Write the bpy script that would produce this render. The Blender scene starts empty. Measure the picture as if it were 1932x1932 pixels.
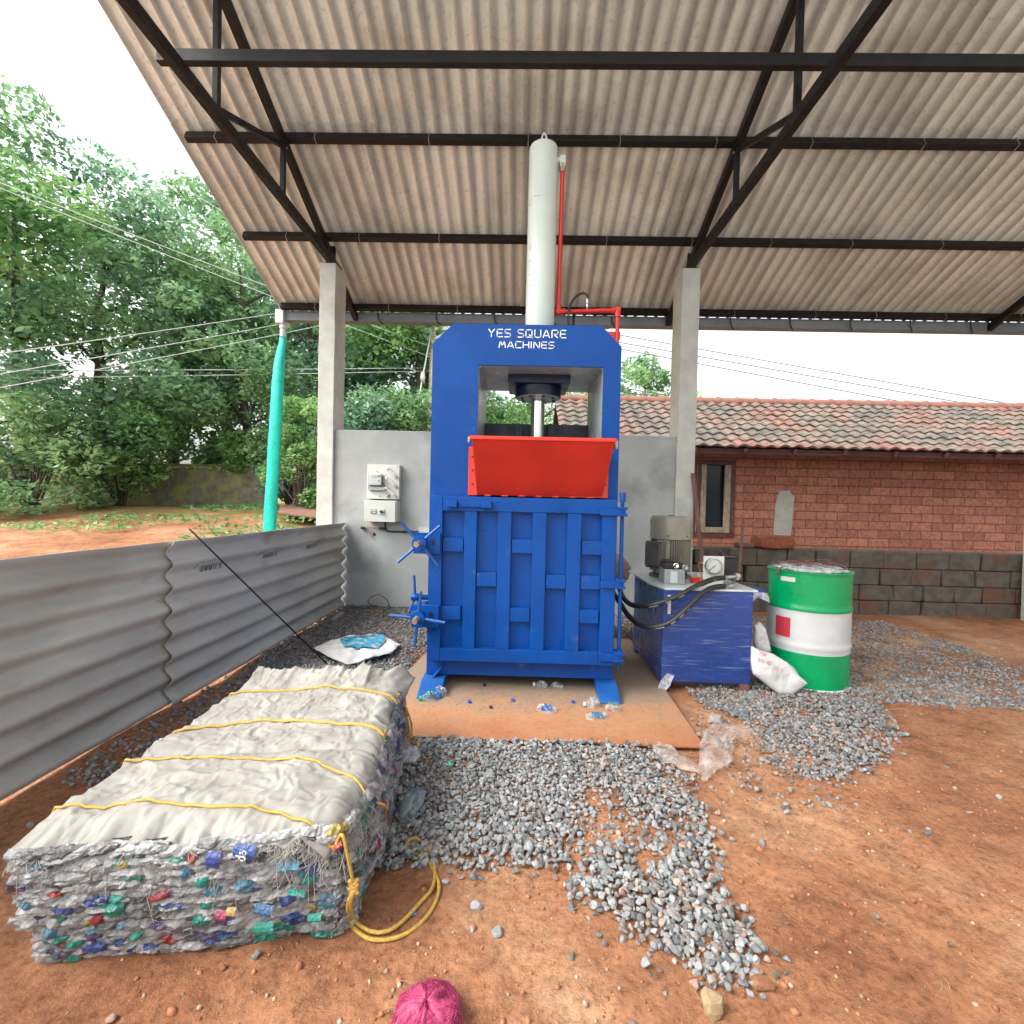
import bpy, math, random
import numpy as np
from mathutils import Vector, Matrix, noise
S = bpy.context.scene
C = S.collection
rad = math.radians
# ------------------------------------------------------------------ camera
CAM = np.array([0, 0, 1.35]); FL = 920.0; CC = 966.0      # focal length in units of a 1932 px picture
def _basis():
    yaw, pitch, roll = rad(1.0), rad(1.06), rad(1.3)
    fw = np.array([-math.sin(yaw)*math.cos(pitch), math.cos(yaw)*math.cos(pitch), -math.sin(pitch)])
    r0 = np.array([math.cos(yaw), math.sin(yaw), 0]); u0 = np.cross(r0, fw)
    r = r0*math.cos(roll)+u0*math.sin(roll)
    return r, np.cross(r, fw), fw
CR, CU, CF = _basis()
cd = bpy.data.cameras.new('camera'); cam = bpy.data.objects.new('camera', cd); C.objects.link(cam)
cam.matrix_world = Matrix(((CR[0], CU[0], -CF[0], 0), (CR[1], CU[1], -CF[1], 0), (CR[2], CU[2], -CF[2], 1.35), (0, 0, 0, 1)))
cd.sensor_width = 36; cd.lens = 36*FL/1932; cd.clip_start = 0.05; cd.clip_end = 500
S.camera = cam
# ------------------------------------------------------------------ light
w = bpy.data.worlds.new('World'); S.world = w; w.use_nodes = True
nt = w.node_tree; nt.nodes.clear()
sky = nt.nodes.new('ShaderNodeTexSky'); sky.sky_type = 'NISHITA'; sky.sun_disc = False
SUN_EL, SUN_AZ = rad(50), rad(245)          # azimuth clockwise from +Y
sky.sun_elevation = SUN_EL; sky.sun_rotation = SUN_AZ; sky.dust_density = 6; sky.air_density = 1.5; sky.ozone_density = 1
hs = nt.nodes.new('ShaderNodeHueSaturation'); hs.inputs['Saturation'].default_value = 0.22
bg = nt.nodes.new('ShaderNodeBackground'); bg.inputs[1].default_value = 0.15
wo = nt.nodes.new('ShaderNodeOutputWorld')
nt.links.new(sky.outputs[0], hs.inputs['Color']); nt.links.new(hs.outputs[0], bg.inputs[0]); nt.links.new(bg.outputs[0], wo.inputs[0])
ld = bpy.data.lights.new('sun', 'SUN'); ld.energy = .6; ld.angle = rad(40); ld.color = (1, .96, .9)
lo = bpy.data.objects.new('sun', ld); C.objects.link(lo)
sd = Vector((math.sin(SUN_AZ)*math.cos(SUN_EL), math.cos(SUN_AZ)*math.cos(SUN_EL), math.sin(SUN_EL)))
lo.rotation_euler = sd.to_track_quat('Z', 'Y').to_euler()
S.view_settings.view_transform = 'Standard'; S.view_settings.look = 'None'
S.view_settings.exposure = 1.6; S.view_settings.gamma = 1
S.render.resolution_x = S.render.resolution_y = 1024
# ------------------------------------------------------------------ picture point -> world point
def ray(x, y): return CF+CR*(x-CC)/FL-CU*(y-CC)/FL
def G(x, y, z=0.0):
    d = ray(x, y); return CAM+d*((z-CAM[2])/d[2])
def PY(x, y, Y):
    d = ray(x, y); return CAM+d*(Y/d[1])
def PX(x, y, X):
    d = ray(x, y); return CAM+d*(X/d[0])
# ------------------------------------------------------------------ materials
MATS = {}
def pmat(name, c1, c2=None, scale=5.0, rough=.6, bump=0.0, bscale=40.0, metal=0.0, detail=6, attr=None, spec=.5,
         trans=0.0, alpha=1.0, coat=0.0, stretch=(1, 1, 1), lo_=.35, hi_=.65, c3=None, s3=2.0, l3=.5, h3=.7, rvar=0.0, bdist=.01, sss=0):
    if name in MATS: return MATS[name]
    m = bpy.data.materials.new(name); m.use_nodes = True; MATS[name] = m
    t = m.node_tree; n = t.nodes; L = t.links; b = n['Principled BSDF']
    b.inputs['Roughness'].default_value = rough; b.inputs['Metallic'].default_value = metal
    b.inputs['Specular IOR Level'].default_value = spec
    b.inputs['Transmission Weight'].default_value = trans; b.inputs['Alpha'].default_value = alpha
    b.inputs['Coat Weight'].default_value = coat
    geo = n.new('ShaderNodeNewGeometry'); mp = n.new('ShaderNodeMapping'); mp.inputs['Scale'].default_value = stretch
    L.new(geo.outputs['Position'], mp.inputs['Vector'])
    def nz(s, d=detail):
        q = n.new('ShaderNodeTexNoise'); q.inputs['Scale'].default_value = s; q.inputs['Detail'].default_value = d
        q.inputs['Roughness'].default_value = .6; L.new(mp.outputs[0], q.inputs['Vector']); return q
    def mix(f, a, bb, lo, hi):
        r = n.new('ShaderNodeMapRange'); r.inputs['From Min'].default_value = lo; r.inputs['From Max'].default_value = hi
        L.new(f, r.inputs['Value']); x = n.new('ShaderNodeMix'); x.data_type = 'RGBA'; L.new(r.outputs[0], x.inputs['Factor'])
        for k, v in ((6, a), (7, bb)):
            if hasattr(v, 'is_output'): L.new(v, x.inputs[k])
            else: x.inputs[k].default_value = (*v, 1)
        return x.outputs[2]
    if attr:
        a = n.new('ShaderNodeAttribute'); a.attribute_name = attr; base = a.outputs['Color']
        if c2: 
            x = n.new('ShaderNodeMix'); x.data_type = 'RGBA'; x.blend_type = 'MULTIPLY'; x.inputs['Factor'].default_value = 1
            L.new(base, x.inputs[6]); L.new(mix(nz(scale).outputs[0], c1, c2, lo_, hi_), x.inputs[7]); base = x.outputs[2]
        L.new(base, b.inputs['Base Color'])
    elif c2:
        base = mix(nz(scale).outputs[0], c1, c2, lo_, hi_)
        if c3: base = mix(nz(s3).outputs[0], base, c3, l3, h3)
        L.new(base, b.inputs['Base Color'])
    else: b.inputs['Base Color'].default_value = (*c1, 1)
    if rvar:
        r = n.new('ShaderNodeMapRange'); r.inputs['To Min'].default_value = max(.02, rough-rvar); r.inputs['To Max'].default_value = min(1, rough+rvar)
        r.inputs['From Min'].default_value = .3; r.inputs['From Max'].default_value = .7
        L.new(nz(scale*1.7).outputs[0], r.inputs['Value']); L.new(r.outputs[0], b.inputs['Roughness'])
    if bump:
        bp = n.new('ShaderNodeBump'); bp.inputs['Strength'].default_value = bump; bp.inputs['Distance'].default_value = bdist
        L.new(nz(bscale).outputs[0], bp.inputs['Height']); L.new(bp.outputs[0], b.inputs['Normal'])
    return m
M = dict(
 blue=pmat('blue_paint', (.0, .064, .31), (.0, .050, .25), 3, .36, .06, 60, rvar=.12, spec=.28, c3=(.12, .15, .24), s3=9, l3=.63, h3=.9),
 navy=pmat('dark_blue_paint', (.004, .010, .042), (.003, .006, .025), 6, .4, rvar=.1),
 bluel=pmat('worn_blue_paint', (.005, .07, .28), (.02, .10, .32), 8, .4, .1, 80, c3=(.25, .22, .28), s3=14, l3=.66, h3=.8),
 grey=pmat('grey_primer', (.36, .40, .40), (.28, .32, .33), 4, .35, rvar=.15),
 red=pmat('red_paint', (.56, .028, .014), (.47, .022, .013), 4, .42, .05, 90, rvar=.1, spec=.3, c3=(.40, .10, .07), s3=12, l3=.68, h3=.9),
 redo=pmat('orange_red_paint', (.75, .045, .02), (.65, .035, .018), 5, .35),
 pipe=pmat('red_pipe_paint', (.68, .03, .015), (.55, .02, .012), 6, .28),
 cyl=pmat('pale_green_white_paint', (.62, .68, .62), (.56, .62, .57), 3, .22, rvar=.06),
 chrome=pmat('polished_steel', (.75, .74, .70), None, rough=.12, metal=1),
 steel=pmat('bright_steel', (.55, .56, .57), (.42, .42, .43), 20, .35, metal=.9),
 rustst=pmat('brownish_steel', (.45, .36, .30), (.30, .22, .17), 25, .45, metal=.6),
 black=pmat('black_rubber', (.012, .012, .013), (.02, .02, .02), 20, .45),
 blackm=pmat('black_painted_steel', (.006, .006, .007), (.013, .012, .012), 8, .5, rvar=.12, spec=.3, c3=(.045, .022, .015), s3=7, l3=.64, h3=.8),
 conc=pmat('cast_concrete', (.56, .57, .52), (.44, .45, .41), 5, .85, .35, 50, c3=(.14, .13, .12), s3=9, l3=.66, h3=.82),
 plaster=pmat('cement_plaster', (.42, .44, .43), (.30, .32, .315), 1.2, .8, .15, 30, c3=(.16, .17, .165), s3=1.6, l3=.52, h3=.85),
 acs=pmat('asbestos_cement_roof', (.60, .64, .60), (.47, .51, .48), 1.8, .9, .3, 130, c3=(.17, .17, .16), s3=6, l3=.60, h3=.95, stretch=(2.2, .35, .35)),
 acf=pmat('asbestos_cement_grey', (.50, .50, .47), (.36, .355, .33), 2.4, .8, .25, 90, c3=(.24, .15, .09), s3=3.6, l3=.58, h3=.8, stretch=(1, .5, 1.6)),
 gutter=pmat('grey_plastic_gutter', (.20, .22, .24), (.15, .17, .19), 3, .5),
 white=pmat('white_plastic', (.55, .58, .55), (.46, .49, .47), 3, .4),
 cream=pmat('cream_enamel', (.58, .60, .55), (.53, .55, .50), 4, .38),
 teal=pmat('teal_plastic_sleeve', (.0, .50, .40), (.0, .42, .33), 6, .3, .3, 14, rvar=.1, bdist=.03),
 soil=None, sack=pmat('woven_sack', (.335, .322, .292), (.235, .225, .20), 8, .7, .5, 220, c3=(.22, .21, .19), s3=5, l3=.64, h3=.85, bdist=.002),
 rope=pmat('yellow_rope', (.58, .38, .07), (.40, .24, .05), 90, .6, .8, 260, stretch=(1, 1, 1), bdist=.004),
 roped=pmat('brown_yellow_rope', (.45, .26, .07), (.28, .15, .04), 90, .7, .8, 260, bdist=.004),
 crush=pmat('crushed_clear_plastic', (.95, .95, .95), (.5, .5, .5), 60, .09, .9, 90, attr='col', trans=.45, spec=.9, bdist=.006),
 core=pmat('packed_waste', (.16, .15, .15), (.04, .04, .045), 30, .3, .8, 60, c3=(.35, .35, .36), s3=45, l3=.55, h3=.7, stretch=(1, 1, 3), bdist=.02),  # dark tone paints in the shade between the bale pieces
 stone=pmat('gravel_stone', (1, 1, 1), (.7, .7, .7), 70, .8, .4, 150, attr='col', bdist=.002),
 motor=pmat('olive_grey_enamel', (.30, .28, .21), (.25, .235, .18), 6, .3, rvar=.08),
 motord=pmat('dark_grey_enamel', (.12, .11, .10), (.09, .085, .08), 6, .4),
 tank=pmat('tank_blue_paint', (.006, .042, .24), (.005, .032, .19), 3, .3, rvar=.12),
 green=pmat('green_drum_paint', (.0, .33, .11), (.0, .26, .085), 4, .3, .2, 12, rvar=.08, bdist=.02),
 dwhite=pmat('off_white_drum_paint', (.60, .62, .62), (.50, .52, .52), 4, .35, .2, 12, bdist=.02),
 dred=pmat('faded_red_sticker', (.55, .03, .05), (.45, .05, .06), 18, .5),
 brick=None, tile=None,
 wood=pmat('weathered_wood', (.30, .26, .19), (.16, .13, .10), 12, .8, .3, 60, stretch=(3, 3, .6)),
 woodd=pmat('dark_red_brown_wood', (.09, .03, .025), (.05, .02, .018), 10, .7),
 dark=pmat('dark_opening', (.010, .016, .022), None, rough=.15),
 rustrod=pmat('rusty_brown_steel', (.20, .09, .07), (.13, .06, .05), 12, .7, .2, 90),
 block=pmat('old_cement_block', (.13, .115, .09), (.07, .065, .055), 9, .95, .6, 60, c3=(.16, .06, .035), s3=2.5, l3=.5, h3=.75),
 later=pmat('laterite_stone', (.34, .10, .05), (.20, .06, .035), 22, .95, 1, 50, c3=(.42, .24, .14), s3=35, l3=.6, h3=.75, bdist=.02),
 patch=pmat('grey_cement_patch', (.30, .31, .28), (.24, .25, .23), 9, .9, .2, 40),
 leaf=None, trunk=pmat('tree_bark', (.14, .11, .09), (.06, .05, .045), 8, .95, .6, 30, stretch=(1, 1, .3)),
 moss=pmat('mossy_stone_wall', (.24, .22, .17), (.12, .115, .09), 6, .95, .8, 20, c3=(.30, .32, .06), s3=2.2, l3=.48, h3=.75, bdist=.05),
 film=None, wire=pmat('bare_aluminium_wire', (.62, .64, .64), None, rough=.4, metal=.3),
 dirtmetal=None, ink=pmat('black_ink', (.05, .05, .05), None, rough=.7), whitep=pmat('white_paint_lettering', (.82, .84, .86), None, rough=.5),
 copper=pmat('copper_pipe', (.75, .35, .24), None, rough=.3, metal=.8),
 pink=pmat('magenta_net', (.26, .01, .06), (.40, .05, .13), 40, .4, .5, 90),
 bluecap=pmat('blue_bottle_cap', (.01, .06, .42), None, rough=.3), greencap=pmat('green_bottle_cap', (.0, .42, .28), None, rough=.3),
 skyprint=pmat('sky_blue_print', (.02, .30, .46), (.05, .22, .34), 9, .4, .2, 60, c3=(.42, .46, .48), s3=7, l3=.56, h3=.64),
)
def nodes_for(name):
    m = bpy.data.materials.new(name); m.use_nodes = True; return m, m.node_tree.nodes, m.node_tree.links, m.node_tree.nodes['Principled BSDF']
def N(n, kind, **kw):
    q = n.new(kind)
    for k, v in kw.items():
        if k in q.inputs: q.inputs[k].default_value = v
        else: setattr(q, k, v)
    return q
def make_soil():
    m, n, L, b = nodes_for('red_soil'); b.inputs['Roughness'].default_value = .95; b.inputs['Specular IOR Level'].default_value = .2
    g = n.new('ShaderNodeNewGeometry')
    def nz(s, d=8, r=.65):
        q = N(n, 'ShaderNodeTexNoise', Scale=s, Detail=d, Roughness=r); L.new(g.outputs['Position'], q.inputs['Vector']); return q.outputs[0]
    def ramp(f, stops):
        r = n.new('ShaderNodeValToRGB'); e = r.color_ramp.elements
        for i, (p, c) in enumerate(stops):
            if i > 1: e.new(p)
            e[i].position = p; e[i].color = (*c, 1)
        L.new(f, r.inputs[0]); return r.outputs[0]
    big0 = ramp(nz(1.1, 5), [(.34, (.27, .115, .06)), (.5, (.38, .18, .095)), (.66, (.50, .30, .18))])
    midv = ramp(nz(7, 6, .7), [(.32, (.62, .58, .55)), (.5, (1, 1, 1)), (.68, (1.2, 1.18, 1.12))])
    xb = N(n, 'ShaderNodeMix', data_type='RGBA', blend_type='MULTIPLY'); xb.inputs['Factor'].default_value = .8; L.new(big0, xb.inputs[6]); L.new(midv, xb.inputs[7]); big = xb.outputs[2]
    fine = ramp(nz(38, 8, .75), [(.33, (.42, .36, .33)), (.5, (.9, .9, .9)), (.68, (1.25, 1.2, 1.1))])
    x = N(n, 'ShaderNodeMix', data_type='RGBA', blend_type='MULTIPLY'); x.inputs['Factor'].default_value = .85
    L.new(big, x.inputs[6]); L.new(fine, x.inputs[7])
    grit = ramp(nz(260, 3, .6), [(.655, (0, 0, 0)), (.72, (1, 1, 1))])
    y = N(n, 'ShaderNodeMix', data_type='RGBA'); L.new(grit, y.inputs['Factor']); L.new(x.outputs[2], y.inputs[6]); y.inputs[7].default_value = (.62, .42, .28, 1)
    # grass tinge where the attribute says
    a = N(n, 'ShaderNodeAttribute', attribute_name='grass'); z = N(n, 'ShaderNodeMix', data_type='RGBA')
    mm = N(n, 'ShaderNodeMath', operation='MULTIPLY'); L.new(a.outputs['Fac'], mm.inputs[0]); L.new(ramp(nz(3, 6), [(.45, (0, 0, 0)), (.55, (1, 1, 1))]), mm.inputs[1])
    L.new(mm.outputs[0], z.inputs['Factor']); L.new(y.outputs[2], z.inputs[6]); z.inputs[7].default_value = (.10, .20, .04, 1)
    ya = N(n, 'ShaderNodeAttribute', attribute_name='bounce_ground'); zz_ = N(n, 'ShaderNodeMix', data_type='RGBA'); L.new(ya.outputs['Fac'], zz_.inputs['Factor']); L.new(z.outputs[2], zz_.inputs[6]); zz_.inputs[7].default_value = (.50, .50, .47, 1)  # pale ground added behind the camera to bounce light up to the roof
    L.new(zz_.outputs[2], b.inputs['Base Color'])
    b1 = N(n, 'ShaderNodeBump', Strength=.8, Distance=.02); L.new(nz(30, 8, .7), b1.inputs['Height'])
    b2 = N(n, 'ShaderNodeBump', Strength=.6, Distance=.004); L.new(nz(220, 4), b2.inputs['Height']); L.new(b1.outputs[0], b2.inputs['Normal'])
    L.new(b2.outputs[0], b.inputs['Normal']); return m
M['soil'] = make_soil()
def make_roofmat():
    m, n, L, b = nodes_for('asbestos_cement_roof'); b.inputs['Roughness'].default_value = .9; b.inputs['Specular IOR Level'].default_value = .2
    g = n.new('ShaderNodeNewGeometry'); tc = n.new('ShaderNodeTexCoord')
    mp = N(n, 'ShaderNodeMapping'); mp.inputs['Scale'].default_value = (5, .5, .5); L.new(g.outputs['Position'], mp.inputs['Vector'])
    def nz(s, src, d=6):
        q = N(n, 'ShaderNodeTexNoise', Scale=s, Detail=d, Roughness=.65); L.new(src, q.inputs['Vector']); return q.outputs[0]
    s = n.new('ShaderNodeSeparateXYZ'); L.new(tc.outputs['Object'], s.inputs[0])
    # groove shade painted dark along each corrugation, broken by old stains
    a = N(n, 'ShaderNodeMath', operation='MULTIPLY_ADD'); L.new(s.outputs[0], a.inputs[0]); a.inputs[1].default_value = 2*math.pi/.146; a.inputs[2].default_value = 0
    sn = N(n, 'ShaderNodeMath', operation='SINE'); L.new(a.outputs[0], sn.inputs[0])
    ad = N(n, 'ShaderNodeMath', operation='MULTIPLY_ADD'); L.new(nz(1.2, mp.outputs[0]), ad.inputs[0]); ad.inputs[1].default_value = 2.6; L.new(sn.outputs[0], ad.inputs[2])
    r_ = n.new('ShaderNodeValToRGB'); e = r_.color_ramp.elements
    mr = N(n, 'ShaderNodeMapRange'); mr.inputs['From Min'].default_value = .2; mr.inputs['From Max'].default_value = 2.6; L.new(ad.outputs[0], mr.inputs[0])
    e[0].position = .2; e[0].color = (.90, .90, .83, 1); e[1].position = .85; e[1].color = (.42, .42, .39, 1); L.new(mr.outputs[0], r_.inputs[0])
    sp = n.new('ShaderNodeValToRGB'); sp.color_ramp.elements[0].position = .30; sp.color_ramp.elements[0].color = (.62, .60, .58, 1); sp.color_ramp.elements[1].position = .46; L.new(nz(26, g.outputs['Position'], 8), sp.inputs[0])
    x = N(n, 'ShaderNodeMix', data_type='RGBA', blend_type='MULTIPLY'); x.inputs['Factor'].default_value = .8; L.new(r_.outputs[0], x.inputs[6]); L.new(sp.outputs[0], x.inputs[7])
    big = n.new('ShaderNodeValToRGB'); big.color_ramp.elements[0].position = .36; big.color_ramp.elements[0].color = (.66, .64, .61, 1); big.color_ramp.elements[1].position = .52; L.new(nz(1.1, g.outputs['Position'], 4), big.inputs[0])
    y = N(n, 'ShaderNodeMix', data_type='RGBA', blend_type='MULTIPLY'); y.inputs['Factor'].default_value = .7; L.new(x.outputs[2], y.inputs[6]); L.new(big.outputs[0], y.inputs[7])
    oi = n.new('ShaderNodeObjectInfo'); om = N(n, 'ShaderNodeMapRange'); om.inputs['To Min'].default_value = .80; om.inputs['To Max'].default_value = 1.0; L.new(oi.outputs['Random'], om.inputs[0])
    om2 = N(n, 'ShaderNodeMix', data_type='RGBA', blend_type='MULTIPLY'); om2.inputs['Factor'].default_value = 1; L.new(y.outputs[2], om2.inputs[6]); L.new(om.outputs[0], om2.inputs[7])
    L.new(om2.outputs[2], b.inputs['Base Color'])
    bp = N(n, 'ShaderNodeBump', Strength=.3, Distance=.004); L.new(nz(120, g.outputs['Position'], 3), bp.inputs['Height']); L.new(bp.outputs[0], b.inputs['Normal']); return m
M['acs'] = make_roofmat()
def make_plate_mat():
    m, n, L, b = nodes_for('mud_stained_metal_sheet'); b.inputs['Roughness'].default_value = .75
    g = n.new('ShaderNodeNewGeometry')
    q = N(n, 'ShaderNodeTexNoise', Scale=3.0, Detail=9, Roughness=.7); L.new(g.outputs['Position'], q.inputs['Vector'])
    q2 = N(n, 'ShaderNodeTexNoise', Scale=45, Detail=6, Roughness=.7); L.new(g.outputs['Position'], q2.inputs['Vector'])
    s = n.new('ShaderNodeSeparateXYZ'); L.new(g.outputs['Position'], s.inputs[0])
    # real mud smeared along the front of the sheet, clean concrete grey beneath the machine
    mr = N(n, 'ShaderNodeMapRange'); mr.inputs['From Min'].default_value = 2.7; mr.inputs['From Max'].default_value = 4.1; L.new(s.outputs[1], mr.inputs[0])
    ad = N(n, 'ShaderNodeMath', operation='ADD'); L.new(mr.outputs[0], ad.inputs[0]); L.new(q.outputs[0], ad.inputs[1])
    r = n.new('ShaderNodeValToRGB'); e = r.color_ramp.elements
    e[0].position = .42; e[0].color = (.36, .14, .06, 1); e[1].position = 1.15; e[1].color = (.28, .20, .14, 1)
    k = e.new(.8); k.color = (.42, .215, .11, 1)
    L.new(ad.outputs[0], r.inputs[0])
    r2 = n.new('ShaderNodeValToRGB'); r2.color_ramp.elements[0].position = .3; r2.color_ramp.elements[0].color = (.55, .5, .45, 1); r2.color_ramp.elements[1].position = .5
    L.new(q2.outputs[0], r2.inputs[0])
    x = N(n, 'ShaderNodeMix', data_type='RGBA', blend_type='MULTIPLY'); x.inputs['Factor'].default_value = .7
    L.new(r.outputs[0], x.inputs[6]); L.new(r2.outputs[0], x.inputs[7]); L.new(x.outputs[2], b.inputs['Base Color'])
    bp = N(n, 'ShaderNodeBump', Strength=.3, Distance=.003); L.new(q2.outputs[0], bp.inputs['Height']); L.new(bp.outputs[0], b.inputs['Normal'])
    return m
M['dirtmetal'] = make_plate_mat()
def make_brick():
    m, n, L, b = nodes_for('laterite_brick_wall'); b.inputs['Roughness'].default_value = .9
    g = n.new('ShaderNodeNewGeometry'); s = n.new('ShaderNodeSeparateXYZ'); L.new(g.outputs['Position'], s.inputs[0])
    c = n.new('ShaderNodeCombineXYZ'); ad = N(n, 'ShaderNodeMath', operation='ADD'); L.new(s.outputs[0], ad.inputs[0]); L.new(s.outputs[1], ad.inputs[1])
    L.new(ad.outputs[0], c.inputs[0]); L.new(s.outputs[2], c.inputs[1])
    t = N(n, 'ShaderNodeTexBrick', Scale=1.0, offset=.5); t.inputs['Mortar Size'].default_value = .008; t.inputs['Mortar Smooth'].default_value = .3
    t.inputs['Brick Width'].default_value = .40; t.inputs['Row Height'].default_value = .165
    t.inputs['Color1'].default_value = (.30, .130, .088, 1); t.inputs['Color2'].default_value = (.22, .088, .062, 1); t.inputs['Mortar'].default_value = (.10, .042, .032, 1)
    L.new(c.outputs[0], t.inputs['Vector'])
    q = N(n, 'ShaderNodeTexNoise', Scale=25, Detail=6); L.new(g.outputs['Position'], q.inputs['Vector'])
    r = n.new('ShaderNodeValToRGB'); r.color_ramp.elements[0].position = .3; r.color_ramp.elements[0].color = (.5, .5, .5, 1); r.color_ramp.elements[1].position = .65; r.color_ramp.elements[1].color = (1.2, 1.15, 1.1, 1)
    L.new(q.outputs[0], r.inputs[0])
    x = N(n, 'ShaderNodeMix', data_type='RGBA', blend_type='MULTIPLY'); x.inputs['Factor'].default_value = .8
    L.new(t.outputs[0], x.inputs[6]); L.new(r.outputs[0], x.inputs[7]); L.new(x.outputs[2], b.inputs['Base Color'])
    bp = N(n, 'ShaderNodeBump', Strength=.8, Distance=.01); bp.invert = True; L.new(t.outputs['Fac'], bp.inputs['Height']); L.new(bp.outputs[0], b.inputs['Normal'])
    return m
M['brick'] = make_brick()
def make_leafmat():
    m, n, L, b = nodes_for('leaf_foliage'); b.inputs['Roughness'].default_value = .45
    a = N(n, 'ShaderNodeAttribute', attribute_name='col'); L.new(a.outputs['Color'], b.inputs['Base Color'])
    tr = n.new('ShaderNodeBsdfTranslucent'); L.new(a.outputs['Color'], tr.inputs[0])
    mx = N(n, 'ShaderNodeMixShader'); mx.inputs[0].default_value = .45
    L.new(b.outputs[0], mx.inputs[1]); L.new(tr.outputs[0], mx.inputs[2]); L.new(mx.outputs[0], n['Material Output'].inputs[0])
    return m
M['leaf'] = make_leafmat()
def make_film(name, tint, amount, stretch, lo, hi, sc=6):
    m, n, L, b = nodes_for(name); b.inputs['Roughness'].default_value = .12; b.inputs['Base Color'].default_value = (*tint, 1)
    g = n.new('ShaderNodeNewGeometry'); mp = N(n, 'ShaderNodeMapping'); mp.inputs['Scale'].default_value = stretch; mp.inputs['Rotation'].default_value = (0, rad(8), 0)
    L.new(g.outputs['Position'], mp.inputs['Vector'])
    q = N(n, 'ShaderNodeTexNoise', Scale=sc, Detail=7, Roughness=.62); L.new(mp.outputs[0], q.inputs['Vector'])
    r = N(n, 'ShaderNodeMapRange'); r.inputs['From Min'].default_value = lo; r.inputs['From Max'].default_value = hi; r.inputs['To Min'].default_value = amount[0]; r.inputs['To Max'].default_value = amount[1]
    L.new(q.outputs[0], r.inputs[0]); L.new(r.outputs[0], b.inputs['Alpha'])
    bp = N(n, 'ShaderNodeBump', Strength=.9, Distance=.012); L.new(q.outputs[0], bp.inputs['Height']); L.new(bp.outputs[0], b.inputs['Normal'])
    return m
M['film'] = make_film('stretch_film', (.50, .56, .72), (.03, .55), (.7, .7, 12), .54, .82)
M['filmw'] = make_film('bunched_stretch_film', (.75, .78, .82), (.25, .8), (3, 3, 3), .4, .7, 9)
M['pinkfilm'] = make_film('clear_pinkish_polythene', (.60, .54, .50), (.16, .70), (1, 1, 1), .40, .78, 14)
M['clear'] = make_film('clear_bottle_plastic', (.50, .56, .56), (.12, .60), (1, 1, 1), .40, .72, 30)
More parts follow.
